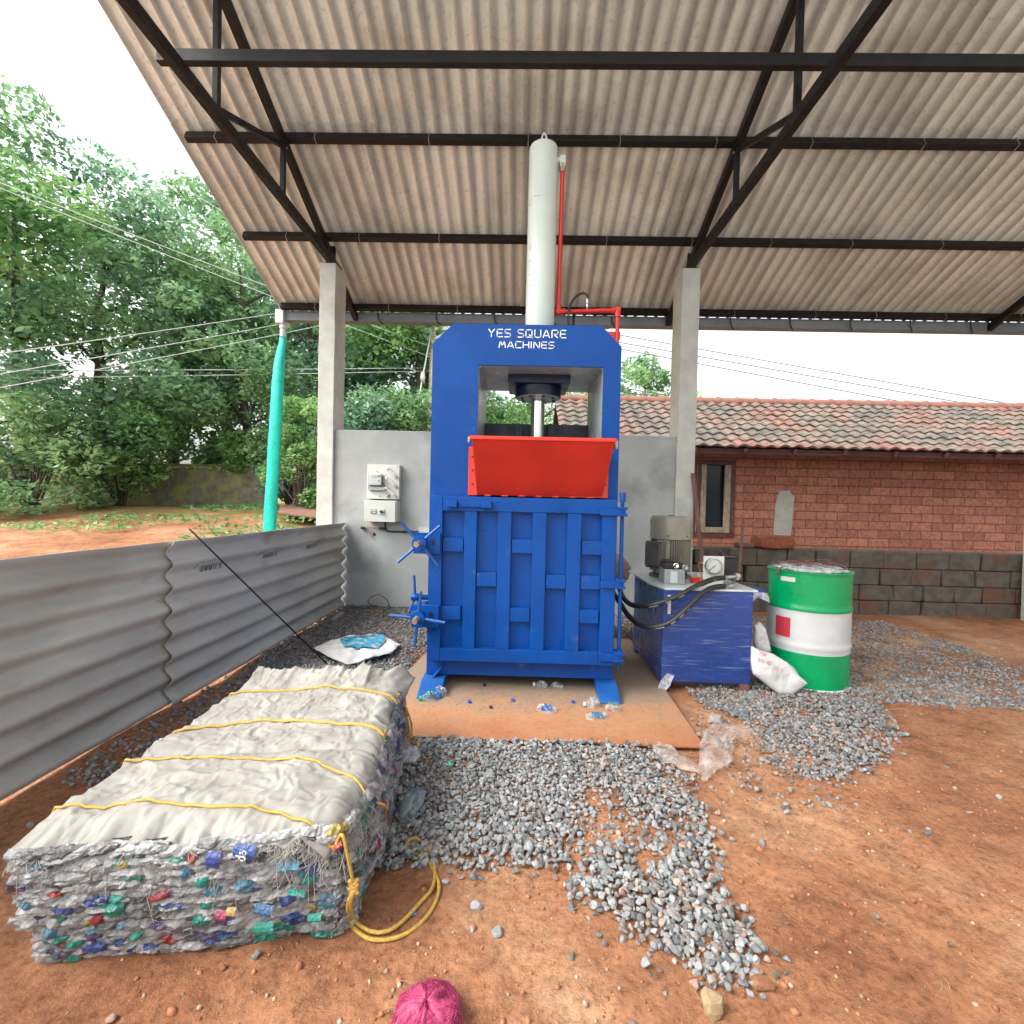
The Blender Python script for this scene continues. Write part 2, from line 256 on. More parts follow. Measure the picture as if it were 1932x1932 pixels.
# ------------------------------------------------------------------ mesh builder
class MB:
    def __init__(s): s.v = []; s.f = []; s.c = []; s.col = (1, 1, 1)
    def add(s, vs, fs, col=None):
        o = len(s.v); s.v.extend([tuple(map(float, p)) for p in vs]); s.f.extend([tuple(i+o for i in q) for q in fs])
        s.c.extend([col or s.col]*len(vs)); return s
    def hexa(s, p):   # 8 corners: bottom ring 0-3, top ring 4-7
        return s.add(p, [(3, 2, 1, 0), (4, 5, 6, 7), (0, 1, 5, 4), (1, 2, 6, 5), (2, 3, 7, 6), (3, 0, 4, 7)])
    def box(s, x0, x1, y0, y1, z0, z1):
        return s.hexa([(x0, y0, z0), (x1, y0, z0), (x1, y1, z0), (x0, y1, z0), (x0, y0, z1), (x1, y0, z1), (x1, y1, z1), (x0, y1, z1)])
    def bar(s, a, b, w, h, up=(0, 0, 1)):   # rectangular bar from a to b
        a = Vector(a); b = Vector(b); d = (b-a).normalized(); up = Vector(up)
        if abs(d.dot(up)) > .95: up = Vector((0, 1, 0))
        r = d.cross(up).normalized()*w/2; u = r.cross(d).normalized()*h/2
        return s.hexa([a-r-u, a+r-u, b+r-u, b-r-u, a-r+u, a+r+u, b+r+u, b-r+u])
    def tube(s, pts, r, n=10, cap=True, col=None):
        pts = [Vector(p) for p in pts]; k = len(pts); rr = r if isinstance(r, (list, tuple)) else [r]*k
        vs = []; fs = []; pu = None
        for i, p in enumerate(pts):
            d = (pts[min(i+1, k-1)]-pts[max(i-1, 0)]).normalized()
            if pu is None: pu = d.orthogonal().normalized()
            u = (pu-d*pu.dot(d)); u = u.normalized() if u.length > 1e-6 else d.orthogonal().normalized(); pu = u; v = d.cross(u)
            for j in range(n):
                a = 2*math.pi*j/n; vs.append(p+(u*math.cos(a)+v*math.sin(a))*rr[i])
        for i in range(k-1):
            for j in range(n):
                fs.append((i*n+j, i*n+(j+1) % n, (i+1)*n+(j+1) % n, (i+1)*n+j))
        if cap: fs.append(tuple(range(n-1, -1, -1))); fs.append(tuple((k-1)*n+j for j in range(n)))
        return s.add(vs, fs, col)
    def lathe(s, prof, c, axis='z', n=40):   # prof [(r, h)]
        vs = []; fs = []; k = len(prof)
        for r, h in prof:
            for j in range(n):
                a = 2*math.pi*j/n; x, y = r*math.cos(a), r*math.sin(a)
                p = {'z': (x, y, h), 'y': (x, h, -y), 'x': (h, x, y)}[axis]
                vs.append((c[0]+p[0], c[1]+p[1], c[2]+p[2]))
        for i in range(k-1):
            for j in range(n): fs.append((i*n+j, i*n+(j+1) % n, (i+1)*n+(j+1) % n, (i+1)*n+j))
        fs.append(tuple(range(n-1, -1, -1))); fs.append(tuple((k-1)*n+j for j in range(n)))
        return s.add(vs, fs)
    def prism(s, poly, d):   # poly of 3-D points, extruded by vector d
        k = len(poly); P = [Vector(p) for p in poly]; d = Vector(d)
        return s.add(P+[p+d for p in P], [tuple(range(k-1, -1, -1)), tuple(range(k, 2*k))]+[(i, (i+1) % k, k+(i+1) % k, k+i) for i in range(k)])
    def grid(s, nu, nv, fn, col=None, thick=None):
        vs = [fn(i/(nu-1), j/(nv-1)) for j in range(nv) for i in range(nu)]
        fs = [(j*nu+i, j*nu+i+1, (j+1)*nu+i+1, (j+1)*nu+i) for j in range(nv-1) for i in range(nu-1)]
        return s.add(vs, fs, col)
    def pillow(s, poly, O, U, V, thick, wr=.0, ws=12, rings=14, na=48, seed=0, flat=.0, col=None):
        # star-shaped outline in (U,V) puffed along W, wrinkled; closed top and bottom
        O, U, V = Vector(O), Vector(U), Vector(V); W = U.cross(V).normalized()
        k = len(poly); cx = sum(p[0] for p in poly)/k; cy = sum(p[1] for p in poly)/k
        per = []
        for a in range(na):
            t = a/na*k; i = int(t); f = t-i; f = f*f*(3-2*f)*.3+f*.7
            p, q = poly[i % k], poly[(i+1) % k]; per.append((p[0]*(1-f)+q[0]*f, p[1]*(1-f)+q[1]*f))
        vs = []; fs = []
        for side in (1, -1):
            base = len(vs)
            for r in range(rings+1):
                t = r/rings
                for a in range(na):
                    x = cx+(per[a][0]-cx)*t; y = cy+(per[a][1]-cy)*t
                    h = thick*math.sqrt(max(0, 1-t**3))
                    nn = noise.fractal(Vector((x*ws+seed*7, y*ws, seed*3+side)), 1, 2, 4)
                    h2 = (h+wr*nn*(1.2-.6*t)) if side > 0 else (-h*flat+wr*.3*nn*(1-t))
                    vs.append(O+U*x+V*y+W*h2)
            for r in range(rings):
                for a in range(na):
                    q = (base+r*na+a, base+r*na+(a+1) % na, base+(r+1)*na+(a+1) % na, base+(r+1)*na+a)
                    fs.append(q if side > 0 else q[::-1])
        return s.add(vs, fs, col)
    def build(s, name, m, parent=None, smooth=False, bevel=0.0, org=None, solid=0.0, sharp=None):
        o3 = org if org is not None else (parent.get('_o') if parent is not None else (0, 0, 0))
        o3 = tuple(o3)
        me = bpy.data.meshes.new(name)
        me.from_pydata([(x-o3[0], y-o3[1], z-o3[2]) for x, y, z in s.v], [], s.f); me.update()
        if any(c != (1, 1, 1) for c in s.c):
            at = me.color_attributes.new('col', 'FLOAT_COLOR', 'POINT')
            at.data.foreach_set('color', np.array([(*c, 1) for c in s.c], dtype=np.float32).ravel())
        if m: me.materials.append(M[m] if isinstance(m, str) else m)
        ob = bpy.data.objects.new(name, me); C.objects.link(ob)
        if parent is not None: ob.parent = parent
        else: ob.location = o3
        ob['_o'] = o3
        if smooth: me.polygons.foreach_set('use_smooth', [True]*len(me.polygons))
        if smooth and sharp: 
            try: me.set_sharp_from_angle(angle=rad(sharp))
            except Exception: pass
        if solid: q = ob.modifiers.new('thickness', 'SOLIDIFY'); q.thickness = solid; q.offset = 0
        if bevel:
            q = ob.modifiers.new('bevel', 'BEVEL'); q.width = bevel; q.segments = 2; q.limit_method = 'ANGLE'; q.angle_limit = rad(35)
            me.polygons.foreach_set('use_smooth', [True]*len(me.polygons)); 
            q2 = ob.modifiers.new('wn', 'WEIGHTED_NORMAL'); q2.keep_sharp = False
        return ob
def thing(name, label, cat, loc=(0, 0, 0), group=None, kind=None):
    o = bpy.data.objects.new(name, None); C.objects.link(o); o.location = tuple(map(float, loc)); o['_o'] = tuple(map(float, loc))
    o['label'] = label; o['category'] = cat; o.empty_display_size = .1
    if group: o['group'] = group
    return o
def tag(o, label=None, cat=None, group=None, kind=None):
    if label: o['label'] = label
    if cat: o['category'] = cat
    if group: o['group'] = group
    if kind: o['kind'] = kind
    return o
def copy_tree(o, parent=None):
    c = o.copy(); C.objects.link(c)
    if parent is not None: c.parent = parent
    for ch in list(o.children): copy_tree(ch, c)
    return c
def spline(pts, n=8):
    P = [Vector(p) for p in pts]; out = []
    for i in range(len(P)-1):
        a = P[max(i-1, 0)]; b = P[i]; c = P[i+1]; d = P[min(i+2, len(P)-1)]
        for k in range(n):
            t = k/n; out.append(.5*((2*b)+(c-a)*t+(2*a-5*b+4*c-d)*t*t+(3*b-a-3*c+d)*t**3))
    out.append(P[-1]); return out
def fbm(x, y, z=0, o=4): return noise.fractal(Vector((x, y, z)), 1.0, 2.0, o)
# stroke lettering: wide rounded capitals
GL = {'Y': (1, [[(0, 1), (.45, .5), (.45, 0)], [(.45, .5), (.95, 1)]]), 'E': (.9, [[(.9, 1), (.08, 1), (0, .92), (0, .08), (.08, 0), (.9, 0)], [(.15, .5), (.8, .5)]]),
 'S': (.9, [[(.9, 1), (.08, 1), (0, .9), (0, .62), (.08, .53), (.8, .47), (.9, .38), (.9, .1), (.8, 0), (0, 0)]]),
 'Q': (1.05, [[(.1, 1), (.9, 1), (1, .9), (1, .1), (.9, 0), (.1, 0), (0, .1), (0, .9), (.1, 1)], [(.55, .35), (1.1, -.08)]]),
 'U': (1, [[(0, 1), (0, .2), (.15, 0), (.85, 0), (1, .2), (1, 1)]]), 'A': (1.05, [[(0, 0), (.45, 1), (.58, 1), (1.05, 0)], [(.35, .25), (.9, .25)]]),
 'R': (1, [[(0, 0), (0, 1), (.85, 1), (.97, .88), (.97, .58), (.85, .45), (.3, .45), (.95, 0)]]), 'M': (1.15, [[(0, 0), (.2, 1), (.28, 1), (.57, .3), (.87, 1), (.95, 1), (1.15, 0)]]),
 'C': (.95, [[(.95, 1), (.12, 1), (0, .88), (0, .12), (.12, 0), (.95, 0)]]), 'H': (1, [[(0, 0), (0, 1)], [(1, 0), (1, 1)], [(.15, .5), (.85, .5)]]),
 'I': (.15, [[(.05, 0), (.05, 1)]]), 'N': (1, [[(0, 0), (0, .95), (.08, 1), (.9, 0), (1, .05), (1, 1)]]), ' ': (.45, []),
 '2': (.7, [[(0, 1), (.6, 1), (.7, .9), (.7, .6), (0, .1), (0, 0), (.7, 0)]]), '0': (.7, [[(0, 0), (.7, 0), (.7, 1), (0, 1), (0, 0)]]), '5': (.7, [[(.7, 1), (0, 1), (0, .55), (.7, .55), (.7, 0), (0, 0)]]),
 '8': (.7, [[(0, 0), (.7, 0), (.7, 1), (0, 1), (0, 0)], [(0, .5), (.7, .5)]]), '1': (.3, [[(.15, 0), (.15, 1)]]), '4': (.7, [[(.6, 0), (.6, 1), (0, .4), (.8, .4)]]),
 'd': (.6, [[(.6, 1), (.6, 0), (.08, 0), (0, .1), (0, .5), (.08, .6), (.6, .6)]]), 'a': (.6, [[(.05, .6), (.5, .6), (.6, .5), (.6, 0), (.08, 0), (0, .1), (0, .28), (.08, .35), (.6, .35)]]),
 'O': (.9, [[(.1, 1), (.8, 1), (.9, .9), (.9, .1), (.8, 0), (.1, 0), (0, .1), (0, .9), (.1, 1)]]), 'D': (.9, [[(0, 0), (0, 1), (.7, 1), (.9, .8), (.9, .2), (.7, 0), (0, 0)]]),
 'B': (.8, [[(0, 0), (0, 1), (.7, 1), (.7, .55), (0, .5), (.8, .45), (.8, 0), (0, 0)]]), 'G': (.9, [[(.9, 1), (0, 1), (0, 0), (.9, 0), (.9, .5), (.5, .5)]]), 'P': (.8, [[(0, 0), (0, 1), (.8, 1), (.8, .5), (0, .5)]]),
 'F': (.8, [[(0, 0), (0, 1), (.8, 1)], [(0, .5), (.6, .5)]]), 'T': (.8, [[(.4, 0), (.4, 1)], [(0, 1), (.8, 1)]]), 'L': (.7, [[(0, 1), (0, 0), (.7, 0)]]), 'K': (.8, [[(0, 0), (0, 1)], [(.8, 1), (.05, .5), (.8, 0)]])}
def lettering(mb, txt, O, U, V, width, height, stroke=.14, gap=.28, off=.0015):
    """ribbons in plane U,V filling width x height from O (lower left)"""
    O, U, V = Vector(O), Vector(U).normalized(), Vector(V).normalized(); W = U.cross(V)
    tot = sum(GL[c][0] for c in txt)+gap*(len(txt)-1); sx = width/tot; x = 0
    for c in txt:
        gw, strokes = GL[c]
        for st in strokes:
            for (a, b) in zip(st[:-1], st[1:]):
                A = O+U*((x+a[0])*sx)+V*(a[1]*height); B = O+U*((x+b[0])*sx)+V*(b[1]*height)
                d = (B-A).normalized(); e = d.cross(W)*stroke*height/2; A2 = A-d*stroke*height*.35; B2 = B+d*stroke*height*.35
                mb.add([A2-e+W*off, B2-e+W*off, B2+e+W*off, A2+e+W*off], [(0, 1, 2, 3)])
        x += gw+gap
    return mb
# ================================================================== GROUND
def sst(a, b, x):
    t = min(1, max(0, (x-a)/(b-a))); return t*t*(3-2*t)
def hgt(x, y):
    h = 1.1*sst(6.6, 11.5, y)*(1-sst(-2.6, 1.0, x))+.25*sst(6.6, 9, y)*sst(-2.6, 1, x)
    h += .9*sst(2.9, 6, -x)*sst(3.5, 8, y)*(1-sst(6.6, 11.5, y))*.6
    return h
def build_ground():
    def axis(a, b, fa, fb, fine, coarse):
        out = []; x = a
        while x < b:
            out.append(x)
            d = fine if fa <= x <= fb else min(coarse, fine+max(fa-x, x-fb)*.12)
            x += d
        out.append(b); return out
    xs = axis(-120, 120, -1.6, 2.6, .022, 8); ys = axis(-12, 200, .9, 3.2, .02, 8)
    V = []; gr = []
    for y in ys:
        for x in xs:
            z = hgt(x, y)
            if y < 40 and abs(x) < 20:
                z += .018*fbm(x*1.3, y*1.3, 5, 4)
                if -2 < x < 3 and y < 4.5: z += .010*fbm(x*9, y*9, 2, 4)+.004*fbm(x*45, y*45, 7, 2)
            onp = sst(-.95, -.8, x)*(1-sst(1.15, 1.3, x))*sst(2.55, 2.7, y)*(1-sst(4.9, 5.0, y))
            V.append((x, y, z*(1-onp)-.025*onp)); gr.append(.75*sst(8.6, 10.5, y))
    nx = len(xs)
    F = [(j*nx+i, j*nx+i+1, (j+1)*nx+i+1, (j+1)*nx+i) for j in range(len(ys)-1) for i in range(nx-1)]
    me = bpy.data.meshes.new('ground'); me.from_pydata(V, [], F); me.materials.append(M['soil'])
    me.polygons.foreach_set('use_smooth', [True]*len(F))
    a = me.attributes.new('grass', 'FLOAT', 'POINT'); a.data.foreach_set('value', gr)
    a = me.attributes.new('bounce_ground', 'FLOAT', 'POINT'); a.data.foreach_set('value', [1-sst(.1, .6, v[1]) for v in V])
    o = bpy.data.objects.new('ground', me); C.objects.link(o); o['kind'] = 'structure'
build_ground()
# stones ------------------------------------------------------------
def ico():
    t = (1+5**.5)/2
    v = [(-1, t, 0), (1, t, 0), (-1, -t, 0), (1, -t, 0), (0, -1, t), (0, 1, t), (0, -1, -t), (0, 1, -t), (t, 0, -1), (t, 0, 1), (-t, 0, -1), (-t, 0, 1)]
    f = [(0, 11, 5), (0, 5, 1), (0, 1, 7), (0, 7, 10), (0, 10, 11), (1, 5, 9), (5, 11, 4), (11, 10, 2), (10, 7, 6), (7, 1, 8), (3, 9, 4), (3, 4, 2), (3, 2, 6), (3, 6, 8), (3, 8, 9), (4, 9, 5), (2, 4, 11), (6, 2, 10), (8, 6, 7), (9, 8, 1)]
    v = np.array(v)/math.sqrt(1+t*t); return v, f
def ico2():
    v, f = ico(); v = list(map(tuple, v)); cache = {}; out = []
    def mid(a, b):
        k = (min(a, b), max(a, b))
        if k not in cache:
            m = (np.array(v[a])+np.array(v[b]))/2; m = m/np.linalg.norm(m); v.append(tuple(m)); cache[k] = len(v)-1
        return cache[k]
    for a, b, c in f:
        ab, bc, ca = mid(a, b), mid(b, c), mid(c, a); out += [(a, ab, ca), (b, bc, ab), (c, ca, bc), (ab, bc, ca)]
    return np.array(v), out
IV, IF = ico2()
rs = np.random.RandomState(5)
def chip(rs, planes=9):
    """angular crushed stone: sphere cut by random planes"""
    v = IV.copy()
    for _ in range(planes):
        d = rs.normal(size=3); d /= np.linalg.norm(d); k = rs.uniform(.45, .8)
        s = v@d; over = s > k; v[over] -= np.outer(s[over]-k, d)
    v *= rs.uniform(.55, 1.15, 3); return v
CH = [chip(rs) for _ in range(40)]
I1, F1 = ico()
CH1 = [np.array(I1)*rs.uniform(.6, 1.15, (12, 1))*rs.uniform(.65, 1.2, 3) for _ in range(40)]; F1 = np.array(F1)
def rotm(rs):
    q = rs.normal(size=4); q /= np.linalg.norm(q); a, b, c, d = q
    return np.array([[1-2*(c*c+d*d), 2*(b*c-a*d), 2*(b*d+a*c)], [2*(b*c+a*d), 1-2*(b*b+d*d), 2*(c*d-a*b)], [2*(b*d-a*c), 2*(c*d+a*b), 1-2*(b*b+c*c)]])
def W2(pts): return [tuple(G(x, y)[:2]) for x, y in pts]
def inside(p, poly):
    x, y = p; c = False; j = len(poly)-1
    for i in range(len(poly)):
        xi, yi = poly[i]; xj, yj = poly[j]
        if (yi > y) != (yj > y) and x < (xj-xi)*(y-yi)/(yj-yi)+xi: c = not c
        j = i
    return c
REG = [
 (W2([(700, 1405), (790, 1396), (1000, 1404), (1150, 1410), (1255, 1420), (1300, 1455), (1312, 1510), (1340, 1570), (1350, 1640), (1330, 1640), (1300, 1570), (1180, 1500), (1100, 1500), (1085, 1570), (1045, 1640), (985, 1628), (940, 1640), (885, 1655), (840, 1625), (760, 1635), (640, 1650), (600, 1500)]), 1.0),
 (W2([(1180, 1490), (1300, 1540), (1345, 1600), (1350, 1660), (1400, 1740), (1440, 1800), (1420, 1835), (1375, 1870), (1330, 1850), (1280, 1790), (1200, 1775), (1160, 1720), (1075, 1700), (1065, 1660), (1140, 1620), (1250, 1600), (1270, 1580), (1180, 1540)]), 1.0),
 (W2([(1040, 1400), (1250, 1420), (1340, 1560), (1400, 1740), (1460, 1820), (1400, 1880), (1100, 1740), (1050, 1660), (1090, 1500)]), .30),
 (W2([(655, 1141), (805, 1145), (806, 1215), (780, 1250), (760, 1300), (600, 1330), (480, 1330), (440, 1300), (500, 1240)]), 1.15),
 (W2([(423, 1285), (655, 1141), (600, 1330), (430, 1420), (300, 1500), (100, 1480)]), .35),
 (W2([(1300, 1298), (1420, 1290), (1640, 1300), (1700, 1400), (1600, 1480), (1500, 1470), (1440, 1440), (1430, 1385), (1370, 1345), (1330, 1330)]), .72),
 (W2([(1330, 1330), (1400, 1400), (1440, 1440), (1509, 1470), (1620, 1520), (1509, 1530), (1400, 1500), (1300, 1400)]), .12),
 ([(.78, 3.9), (1.02, 3.7), (1.02, 5.9), (.6, 5.9), (.6, 4.6)], .8),
 ([(-1.9, 4.5), (2.1, 4.6), (2.1, 5.95), (-2.1, 5.95)], .8),
 ([(1.76, 3.45), (4.5, 3.4), (4.5, 6.1), (1.8, 6.1)], .45),
]
PLATE = [(-1.0, 2.745), (1.062, 2.722), (1.13, 4.9), (-.72, 4.9)]
def stone_field():
    vs = []; fs = []; cs = []; o = 0; R = np.random.RandomState(11)
    g = .0160; bale = (-1.45, -.55, 1.45, 2.5)
    F = np.array(IF)
    for iy in range(int((6.1-1.15)/g)):
        for ix in range(int(6.8/g)):
            x = -2.3+(ix+R.uniform(0, 1))*g; y = 1.15+(iy+R.uniform(0, 1))*g
            if y > 4.0 and (ix+iy) % 2 == 0: continue
            if bale[0] < x < bale[1] and bale[2] < y < bale[3]: continue
            qx, qy = x+R.normal()*.028+.03*noise.noise(Vector((x*6, y*6, 40))), y+R.normal()*.028; d = max([dn for pl, dn in REG if inside((qx, qy), pl)] or [0])
            nv = noise.noise(Vector((x*3.3, y*3.3, 3)))
            if d == 0: d = .0022
            elif d >= 1: d = 1-.35*max(0, -nv*2-.25)
            else: d = d+.55*nv*min(1, d*2.5)
            if d > .9 and x > .45 and 1.75 < y < 2.6: d -= max(0, noise.noise(Vector((x*5, y*5, 9)))-.1)*2.0
            if inside((x, y), PLATE): continue
            if R.uniform() > d: continue
            k = min(1.7, max(.6, R.lognormal(0, .2))); r = .0128*k*(1.12 if y < 2.0 else 1)
            far = y > 2.9; v = ((CH1 if far else CH)[R.randint(40)]*r)@rotm(R).T; v[:, 2] *= .8; FF = F1 if far else F
            z = hgt(x, y)+r*R.uniform(.1, .6)+(R.uniform(0, .018) if d > .7 else 0)+.018*fbm(x*1.3, y*1.3, 5, 4)
            vs.append(v+(x, y, z)); fs.append(FF+o); o += len(v)
            t = R.uniform(.13, .38)
            if d > .75 and R.uniform() < .9 and x < .35 or R.uniform() < .78: c = (t*.95, t*.985, t*.99)
            elif R.uniform() < .6: c = (t*1.08, t*.98, t*.86)
            else: c = (t*1.1+.04, t*.85, t*.65)
            if x < -.7 and y > 2.6: c = tuple(q*.72 for q in c)  # stones behind the bale darkened, shadow put into their colour
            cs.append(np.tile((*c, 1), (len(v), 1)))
    V = np.concatenate(vs); Fa = np.concatenate(fs); Ca = np.concatenate(cs).astype(np.float32)
    me = bpy.data.meshes.new('gravel'); me.vertices.add(len(V)); me.vertices.foreach_set('co', V.ravel())
    me.loops.add(Fa.size); me.loops.foreach_set('vertex_index', Fa.ravel().astype(np.int32)); me.polygons.add(len(Fa))
    me.polygons.foreach_set('loop_start', np.arange(0, Fa.size, 3, dtype=np.int32)); me.polygons.foreach_set('use_smooth', [False]*len(Fa)); me.update(calc_edges=True)
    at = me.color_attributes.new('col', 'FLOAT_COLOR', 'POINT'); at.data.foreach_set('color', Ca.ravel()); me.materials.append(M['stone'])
    ob = bpy.data.objects.new('gravel', me); C.objects.link(ob)
    tag(ob, 'grey crushed stone gravel spread over the red soil floor', 'gravel', kind='stuff'); print('stones', len(vs))
stone_field()
def clods():
    mb_v = []; mb_f = []; cs = []; o = 0; R = np.random.RandomState(3); v0, f0 = ico()
    for _ in range(9000):
        y = .9+3.0*R.uniform()**1.4; x = R.uniform(-1.2, 2.8)
        if inside((x, y), PLATE) and y > 2.7: continue
        if noise.noise(Vector((x*2.2, y*2.2, 20))) < R.uniform(-.7, .25): continue
        r = min(.014, .0028*R.lognormal(0, .6)); v = (v0*r*R.uniform(.6, 1.3, (12, 1)))@rotm(R).T
        mb_v.append(v+(x, y, r*.25+.018*fbm(x*1.3, y*1.3, 5, 4)+.010*fbm(x*9, y*9, 2, 4))); mb_f.append(np.array(f0)+o); o += 12
        t = R.uniform(.6, 1.2); c = (.40*t, .16*t, .075*t) if R.uniform() < .8 else (.5*t, .36*t, .26*t)
        cs.append(np.tile((*c, 1), (12, 1)))
    m = MB(); V = np.concatenate(mb_v); m.v = [tuple(p) for p in V]; m.f = [tuple(int(i) for i in q) for q in np.concatenate(mb_f)]; m.c = [tuple(c[:3]) for c in np.concatenate(cs)]
    tag(m.build('soil_crumbs', 'stone', smooth=True), 'small crumbs and grit of red soil', 'soil crumbs', kind='stuff')
clods()
def rock(px, py, r, label, col, seed, name='loose_stone', sc=(1, 1, .8), y=None):
    R = np.random.RandomState(seed); p = G(px, py); v = chip(R, 10)*r*np.array(sc)
    m = MB(); m.add([(a+p[0], b+p[1], c+r*.40) for a, b, c in v], IF, col)
    o = m.build(name, 'stone', org=(p[0], p[1], 0)); tag(o, label, 'stone'); return o
m = MB(); Rt = random.Random(33)
for k in range(150):
    x = Rt.uniform(-1.1, 2.6); y = .95+2.2*Rt.random()
    if inside((x, y), PLATE): continue
    a = Rt.uniform(0, 3.14); L_ = Rt.uniform(.01, .05); z = .012+.018*fbm(x*1.3, y*1.3, 5, 4)+.010*fbm(x*9, y*9, 2, 4)
    m.tube([(x, y, z), (x+L_*.5*math.cos(a), y+L_*.5*math.sin(a), z+.002), (x+L_*math.cos(a+.2), y+L_*math.sin(a+.2), z)], .0009, 4)
tag(m.build('straw_bits', pmat('dry_straw', (.45, .33, .20), (.16, .10, .07), 30, .8)), 'short bits of dry straw and root on the red soil', 'straw', kind='stuff')
rock(1350, 1362, .05, 'grey cobble beside the crumpled clear polythene, nearest the metal sheet edge', (.36, .33, .31), 21, sc=(1.2, .9, .9))
rock(1347, 1905, .042, 'pale yellow faceted stone at the near tip of the gravel', (.34, .24, .13), 17, sc=(1, .8, 1.1))
rock(1441, 1866, .036, 'crumbly orange soil clod right of the near gravel tip', (.26, .11, .05), 5, name='soil_clod')
rock(899, 1715, .021, 'lone white-grey stone on bare soil between bale and gravel', (.33, .335, .36), 9, sc=(1, .8, 1.1))
rock(1240, 1668, .001, 'x', (.5, .5, .5), 1) if False else None
rock(1432, 1790, .030, 'larger grey stone at the right edge of the gravel tongue', (.34, .33, .32), 15)
rock(826, 1612, .028, 'reddish stone under the yellow rope loop at the gravel edge', (.32, .21, .16), 16)
# ================================================================== METAL SHEET ON GROUND
m = MB(); P = PLATE
m.prism([(x, y, .0) for x, y in P], (0, 0, .012)); o = m.build('floor_sheet', 'dirtmetal', bevel=.002)
tag(o, 'large flat metal sheet stained with red mud under the blue press', 'metal sheet')
# ================================================================== SHED
Z0, Y0, SL = 4.30, 6.15, .42
def zr(y): return Z0+SL*(Y0-y)
sl = math.atan(SL)
shed = thing('open_shed', 'open shed of concrete columns and black trusses with corrugated cement sheet roof', 'shed', (0, 6, 0))
XL, XR = -2.42, 2.02
def column(x0, x1, z1=4.25, dirt=0):
    m = MB(); rr = random.Random(int(x0*100)); n = 14
    ring = []
    for k in range(n+1):
        z = -.1+(z1+.1)*k/n; j = lambda: rr.uniform(-.003, .003)
        ring.append([(x0+j(), 6.0+j(), z), (x1+j(), 6.0+j(), z), (x1+j(), 6.36+j(), z), (x0+j(), 6.36+j(), z)])
    for k in range(n): m.hexa(ring[k]+ring[k+1])
    vs = [p for r_ in ring for p in r_]; m = MB()
    fs = [(k*4+i, k*4+(i+1) % 4, (k+1)*4+(i+1) % 4, (k+1)*4+i) for k in range(n) for i in range(4)]+[(3, 2, 1, 0), (n*4, n*4+1, n*4+2, n*4+3)]
    m.add(vs, fs); return m.build('column', 'conc', shed, bevel=.008)
column(-2.535, -2.335); column(1.90, 2.115)
column(6.45, 6.67)
def truss(x):
    t = bpy.data.objects.new('truss', None); C.objects.link(t); t.parent = shed; t['_o'] = shed['_o']
    m = MB(); m.bar((x, 7.0, zr(7.0)), (x, -1.5, zr(-1.5)), .065, .09); m.build('top_chord', 'blackm', t, bevel=.004)
    m = MB(); m.bar((x, 6.35, 4.30), (x, -1.5, 4.30), .063, .09); m.build('bottom_chord', 'blackm', t, bevel=.004)
    nodes = [4.83, 3.78, 2.7, 1.6, .5, -.6]
    for y in nodes:
        m = MB(); m.bar((x, y, 4.33), (x, y, zr(y)-.03), .045, .045); m.build('web', 'blackm', t, bevel=.003)
    for a, b in ((4.83, 3.80), (3.78, 2.72)):
        m = MB(); m.bar((x, a, zr(a)-.04), (x, b, 4.35), .043, .043); m.build('web', 'blackm', t, bevel=.003)
    m = MB(); m.box(x-.05, x+.05, 6.0, 6.25, 4.251, 4.262); m.bar((x, 6.12, 4.26), (x, 6.12, 4.5), .05, .05); m.build('base_plate', 'blackm', t)
    for y in (4.83,):
        m = MB(); m.lathe([(.012, -.036), (.012, .036)], (x, y+.01, zr(y)-.05), 'x', 10); m.build('bolt', 'steel', t)
truss(XL); truss(XR); truss(6.5)
m = MB(); m.box(-2.72, 9.6, 3.545, 3.60, 4.497, 4.587); m.build('long_beam', 'blackm', shed, bevel=.006)
PUR = [(6.89, 3), (5.86, 2), (4.845, 1), (3.80, 0), (2.75, 0), (1.7, 0), (.6, 0), (-.5, 0), (-1.4, 0)]
pn = Vector((0, math.sin(sl), math.cos(sl)))
for y, k in PUR:
    m = MB(); c = Vector((0, y, zr(y)))+pn*.088
    x0 = -3.42 if y < 6 else -3.47
    m.bar((x0, c.y, c.z), (9.6, c.y, c.z), .065, .085, up=pn)
    pu = m.build('purlin', 'blackm', shed, bevel=.005)
    if k:
        for i in range(13):
            xx = -3.1+i*.98+.06*k+random.Random(i*7+k).uniform(-.1, .1)
            q = MB(); d = Vector((0, -math.cos(sl), math.sin(sl)))
            a = Vector((xx, c.y, c.z)); w_ = .036; h_ = .046
            q.tube([a+d*w_+pn*.06, a+d*w_-pn*h_, a-d*w_-pn*h_, a-d*w_-pn*.0], .004, 5); q.build('hook_bolt', 'steel', pu)
# roof sheets
def sheet_mesh(L, wv=7.3, pitch=.146, amp=.03, nl=6, th=.006):
    m = MB(); nx = int(wv*10)+1; vs = []; fs = []
    for s in (0, 1):
        for j in range(nl+1):
            for i in range(nx):
                x = i/(nx-1)*wv*pitch; t = x/pitch*2*math.pi
                z = amp*math.sin(t)+amp*.12*math.sin(2*t); vs.append((x, j/nl*L, z-s*th))
    n1 = nx*(nl+1)
    for j in range(nl):
        for i in range(nx-1):
            a = j*nx+i; fs.append((a, a+1, a+nx+1, a+nx)); fs.append((n1+a, n1+a+nx, n1+a+nx+1, n1+a+1))
    for i in range(nx-1):
        fs.append((i, n1+i, n1+i+1, i+1)); k = nl*nx; fs.append((k+i, k+i+1, n1+k+i+1, n1+k+i))
    for j in range(nl):
        fs.append((j*nx, (j+1)*nx, n1+(j+1)*nx, n1+j*nx)); k = nx-1; fs.append((j*nx+k, n1+j*nx+k, n1+(j+1)*nx+k, (j+1)*nx+k))
    m.add(vs, fs); return m
L1 = 2.45
first = None
